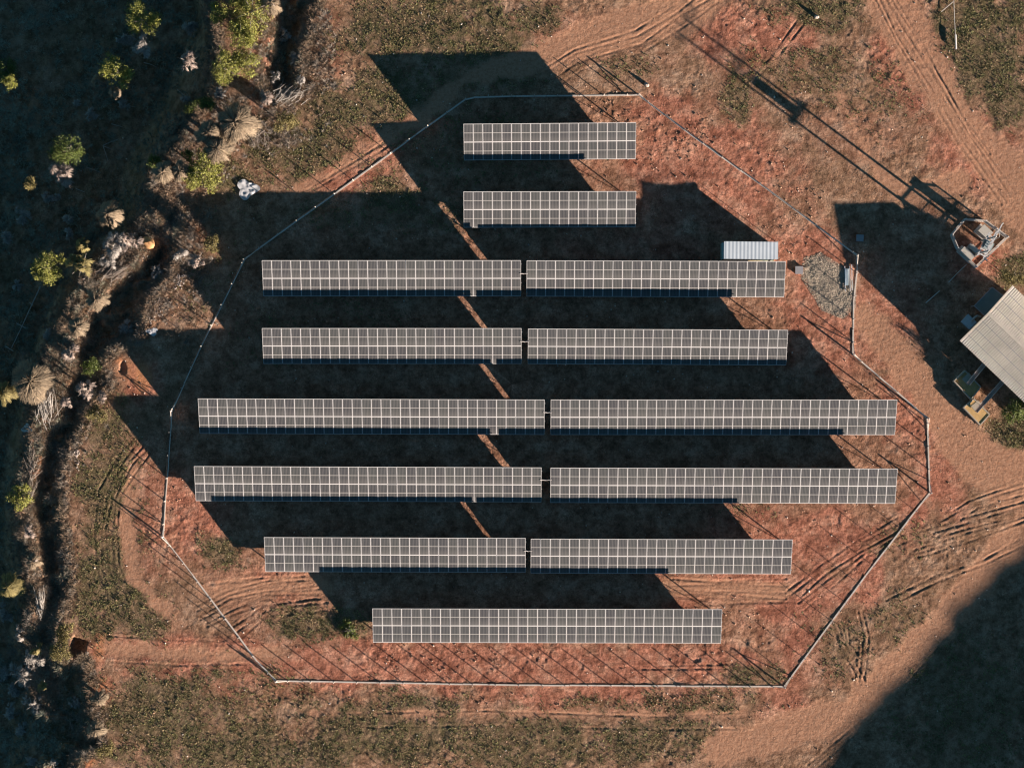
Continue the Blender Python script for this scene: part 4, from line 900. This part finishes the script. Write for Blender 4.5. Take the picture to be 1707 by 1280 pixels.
PL_ = [
 ('tree', 232, 28, 25, 1, 'yellow green tree highest in the dark valley, left of the grey bush', YGREEN), ('tree', 190, 118, 24, 1, 'olive green tree with two small pale tussocks at its foot', YGREEN),
 ('tree', 8, 112, 17, 2, 'dark green tree cut by the left edge near the top', GREEN), ('tree', 16, 138, 11, 1, 'small yellow lit crown by the left edge near the top', YGREEN),
 ('tree', 366, 18, 15, 1, 'small yellow green tree left of the largest tree at the top', YGREEN), ('tree', 420, 18, 36, 1, 'largest yellow green tree at the top edge', YGREEN), ('tree', 400, 60, 24, 1, 'yellow green tree joining the two large crowns at the top', YGREEN),
 ('tree', 378, 112, 24, 1, 'left crown of the lower pair of big yellow green trees', YGREEN), ('tree', 405, 108, 22, 1, 'right crown of the lower pair of big yellow green trees', YGREEN),
 ('tree', 112, 248, 25, 1, 'deep green tree above the pinkish bush in the valley', GREEN), ('bush', 338, 286, 25, 1, 'bright green shrub on the slope above the spur', YGREEN), ('bush', 318, 296, 16, 1, 'green shrub touching the bright shrub on its left side', YGREEN),
 ('bush', 256, 272, 10, 1, 'tiny bright green shrub at the end of the straw covered spur', GREEN), ('bush', 312, 258, 8, 1, 'tiny green shrub above the bright green shrub', GREEN), ('tree', 79, 444, 24, 1, 'bright yellow green tree beside the olive bush on the left', YGREEN),
 ('bush', 151, 611, 12, 1, 'small vivid green shrub right of the spur', GREEN), ('bush', 32, 828, 17, 1, 'round light green shrub left of the narrow spur', YGREEN), ('bush', 1694, 684, 20, 1, 'leafy green shrub below the shed roof', GREEN),
 ('bush', 1690, 462, 15, 1, 'dull green shrub behind the top corner of the shed', OLIVE), ('bush', 325, 178, 13, 2, 'dark green shrub left of the broad straw slope', GREEN), ('bush', 345, 172, 12, 1, 'half lit green shrub at the top of the broad straw slope', GREEN), ('bush', 50, 305, 9, 1, 'small pale green shrub left of the pinkish bush', OLIVE),
 ('dead', 314, 97, 23, 1, 'pinkish grey leafless bush left of the big green trees', PINKT), ('dead', 234, 76, 21, 1, 'grey twiggy bush below the topmost valley tree', GREYT), ('dead', 318, 44, 15, 0, 'dim grey bush above the pinkish grey one', GREYT), ('dead', 208, 64, 16, 0, 'shaded grey green bush left of the grey twiggy one', GREYT),
 ('straw', 161, 133, 10, 1, 'small pale tussock left of the olive green tree', BEIGE), ('straw', 188, 153, 10, 1, 'small pale tussock below the olive green tree', BEIGE), ('dead', 102, 290, 23, 1, 'pale pink leafless bush under the deep green tree', PINKT),
 ('straw', 180, 357, 20, 1, 'tall beige tussock standing alone in the valley', BEIGE), ('dead', 133, 440, 26, 1, 'broad olive brown bush touching the yellow green tree', OLIVE), ('straw', 135, 408, 12, 1, 'small olive tussock above the olive brown bush', OLIVE), ('dead', 186, 408, 22, 1, 'silvery bush above the combed brown grass of the spur', GREYT),
 ('dead', 218, 402, 20, 1, 'spiky twig bush left of the orange boulder', PINKT), ('dead', 112, 365, 13, 0, 'small dark grey bush left of the tall beige tussock', GREYT), ('dead', 38, 358, 15, 0, 'dim bush near the left edge above the yellow green tree', GREYT), ('dead', 8, 392, 14, 0, 'dim bush at the left edge, level with the boulder', GREYT),
 ('straw', 53, 636, 32, 1, 'largest round beige tussock at the left', BEIGE), ('straw', 6, 655, 18, 1, 'olive beige tussock cut by the left edge', OLIVE), ('straw', 14, 978, 19, 1, 'yellowish tussock at the left edge low down', OLIVE), ('dead', 11, 1022, 16, 0, 'dim grey bush under the yellowish tussock', GREYT),
 ('dead', 33, 1054, 15, 2, 'grey bush at the upper end of the dark lower valley', GREYT), ('dead', 40, 1125, 26, 0, 'feathery grey bush, largest of the dark lower valley', GREYT), ('dead', 55, 1175, 18, 0, 'feathery grey bush below the largest grey one', GREYT), ('dead', 15, 1190, 14, 0, 'grey bush low at the left edge', GREYT),
 ('dead', 35, 1216, 13, 0, 'lowest forked grey bush at the left', GREYT), ('dead', 4, 1122, 15, 0, 'grey bush cut by the left edge beside the largest grey one', GREYT), ('dead', 150, 190, 14, 0, 'dim bluish bush below the small pale tussock', GREYT), ('dead', 128, 172, 9, 0, 'tiny dim bush left of the bluish one', GREYT), ('dead', 205, 172, 13, 0, 'dim bush among the branches mid valley', GREYT),
 ('straw', 393, 205, 30, 1, 'broad beige straw mound on the sunny slope', BEIGE), ('straw', 362, 250, 22, 1, 'beige straw mound below the broad one', BEIGE), ('straw', 348, 222, 20, 1, 'beige straw mound left of the broad one', BEIGE), ('straw', 272, 288, 18, 1, 'beige straw mound at the head of the spur', BEIGE), ('straw', 300, 285, 16, 1, 'tan straw mound right of the spur head', BEIGE),
 ('dead', 473, 58, 14, 2, 'grey twig bush in the narrow upper gully', GREYT), ('dead', 492, 98, 13, 0, 'lower grey twig bush in the narrow upper gully', GREYT), ('dead', 366, 156, 14, 2, 'silvery bush under the lower pair of green trees', GREYT), ('dead', 310, 165, 11, 0, 'dim curled bush left of the straw slope', GREYT),
 ('dead', 214, 548, 15, 0, 'shaded silvery bush right of the spur', GREYT), ('dead', 82, 557, 15, 0, 'grey bush leaning on the left flank of the spur', GREYT), ('dead', 124, 1172, 11, 0, 'curly grey shrub in the dark gully near the bottom', GREYT), ('dead', 95, 328, 9, 0, 'small dim bush under the pale pink one', GREYT), ('straw', 28, 475, 8, 0, 'small dim tussock left of the fallen pole', GREYT),
 ('straw', 452, 6, 17, 1, 'beige tussock at the top edge right of the largest green tree', BEIGE), ('dead', 458, 128, 13, 2, 'grey bush on the left lip of the narrow upper gully', GREYT), ('dead', 445, 165, 17, 1, 'reddish twiggy bush between the lower green crowns and the branch pile', PINKT),
 ('dead', 500, 135, 12, 2, 'dim grey bush where the narrow upper gully ends', GREYT), ('bush', 472, 205, 16, 1, 'olive shrub below the pale branch pile', OLIVE), ('dead', 330, 432, 17, 1, 'brown twiggy bush between the top rubble heap and the fence', PINKT), ('bush', 352, 405, 11, 1, 'small olive shrub by the tip of the sunlit earth patch', OLIVE),
 ('dead', 300, 425, 14, 2, 'dim twiggy bush just above the topmost rubble', GREYT), ('dead', 262, 455, 14, 2, 'grey bush in the gully below the orange boulder', GREYT), ('straw', 160, 500, 17, 1, 'tan straw clump on the spur below the combed branches', BEIGE), ('straw', 128, 545, 16, 1, 'tan straw clump midway down the spur', BEIGE),
 ('dead', 112, 590, 17, 1, 'brown brush on the spur above the largest tussock', PINKT), ('dead', 140, 650, 18, 1, 'reddish brush on the right flank of the spur', PINKT), ('dead', 108, 668, 16, 1, 'brown brush right of the long bleached branches', PINKT), ('dead', 47, 885, 14, 1, 'pale twiggy brush on the narrow spur under the round green shrub', PINKT),
 ('straw', 55, 935, 12, 1, 'small tan clump on the narrow spur above the hanging roots', BEIGE), ('dead', 62, 1085, 14, 1, 'brown brush at the lower end of the spur', OLIVE), ('dead', 70, 1140, 13, 1, 'last sunlit clump of the spur, low on the left', OLIVE), ('dead', 80, 330, 13, 0, 'dim silvery bush left of the tall beige tussock, higher up', GREYT),
 ('dead', 55, 1095, 20, 0, 'feathery silver bush beside the lower end of the spur', GREYT), ('dead', 20, 1150, 14, 0, 'silver bush between the two feathery ones at the left edge', GREYT), ('dead', 115, 395, 12, 0, 'silvery twigs left of the small olive tussock', GREYT), ('dead', 178, 435, 14, 1, 'grey twigs directly right of the olive brown bush', GREYT),
 ('bush', 160, 690, 14, 1, 'low olive shrub at the peak of the grassy triangle', OLIVE), ('dead', 168, 660, 12, 1, 'brown twigs at the very tip of the grassy triangle', PINKT), ('bush', 100, 1085, 17, 1, 'olive shrub on the bank left of the square pit', OLIVE), ('bush', 108, 1050, 14, 1, 'olive shrub above the square pit on the bank edge', OLIVE),
 ('straw', 165, 1165, 13, 1, 'tan clump on the bank below the pit', BEIGE), ('straw', 160, 1215, 14, 1, 'tan clump on the bank edge near the bottom', BEIGE), ('bush', 175, 1250, 13, 1, 'olive shrub on the bank near the bottom edge', OLIVE), ('bush', 582, 1050, 13, 0, 'dark green shrub left of the tan boulder by the lowest table', GREEN),
 ('dead', 52, 1268, 12, 0, 'dim bush at the bottom edge on the left', GREYT), ('dead', 88, 1272, 10, 0, 'pale twigs at the bottom edge in the gully', GREYT),
]
for i, (k, u, v, r, lit, lab, mt) in enumerate(PL_): plant(k, u, v, r, lit, lab, 100 + i, mt)
# dead branch piles
def branch_pile(u, v, ru, rv, n, a0, spread, lab, mat, seed, L=1.6):
    rs = np.random.default_rng(seed); m = MB()
    for k in range(n):
        uu, vv = u + rs.normal() * ru * .5, v + rs.normal() * rv * .5; p = G3(uu, vv, .1 + rs.random() * .5); a = R(a0 + rs.normal() * spread); l = L * rs.uniform(.4, 1.3); d = Vector((math.cos(a), math.sin(a), rs.normal() * .12))
        q = p + d * l; mm = (p + q) / 2 + Vector((rs.normal() * .12, rs.normal() * .12, .05)); m.tube([p, mm, q], .035 * rs.uniform(.6, 1.5), 4, r2=.012)
    tag(m.build('branch_pile', mat), lab, 'branch pile', 'piles of dead branches')
branch_pile(472, 165, 22, 12, 90, 38, 14, 'pile of pale dead branches at the head of the narrow upper gully', MAT['palewood'], 1)
branch_pile(430, 215, 18, 20, 70, -60, 40, 'tangled reddish branches right of the broad straw mound', MAT['bark'], 2)
branch_pile(78, 690, 12, 22, 90, 100, 14, 'long bleached branches lying along the spur below the largest tussock', MAT['palewood'], 3, 2.2)
branch_pile(68, 1015, 5, 22, 50, 95, 10, 'hanging roots on the narrow spur low on the left', MAT['palewood'], 4, 1.6)
branch_pile(55, 800, 8, 40, 70, 95, 20, 'root tangle on the narrow spur beside the round green shrub', MAT['bark'], 5, 1.4)
branch_pile(180, 455, 22, 14, 110, 35, 12, 'combed brown branches on the spur beside the olive bush', MAT['bark'], 6, 1.8)
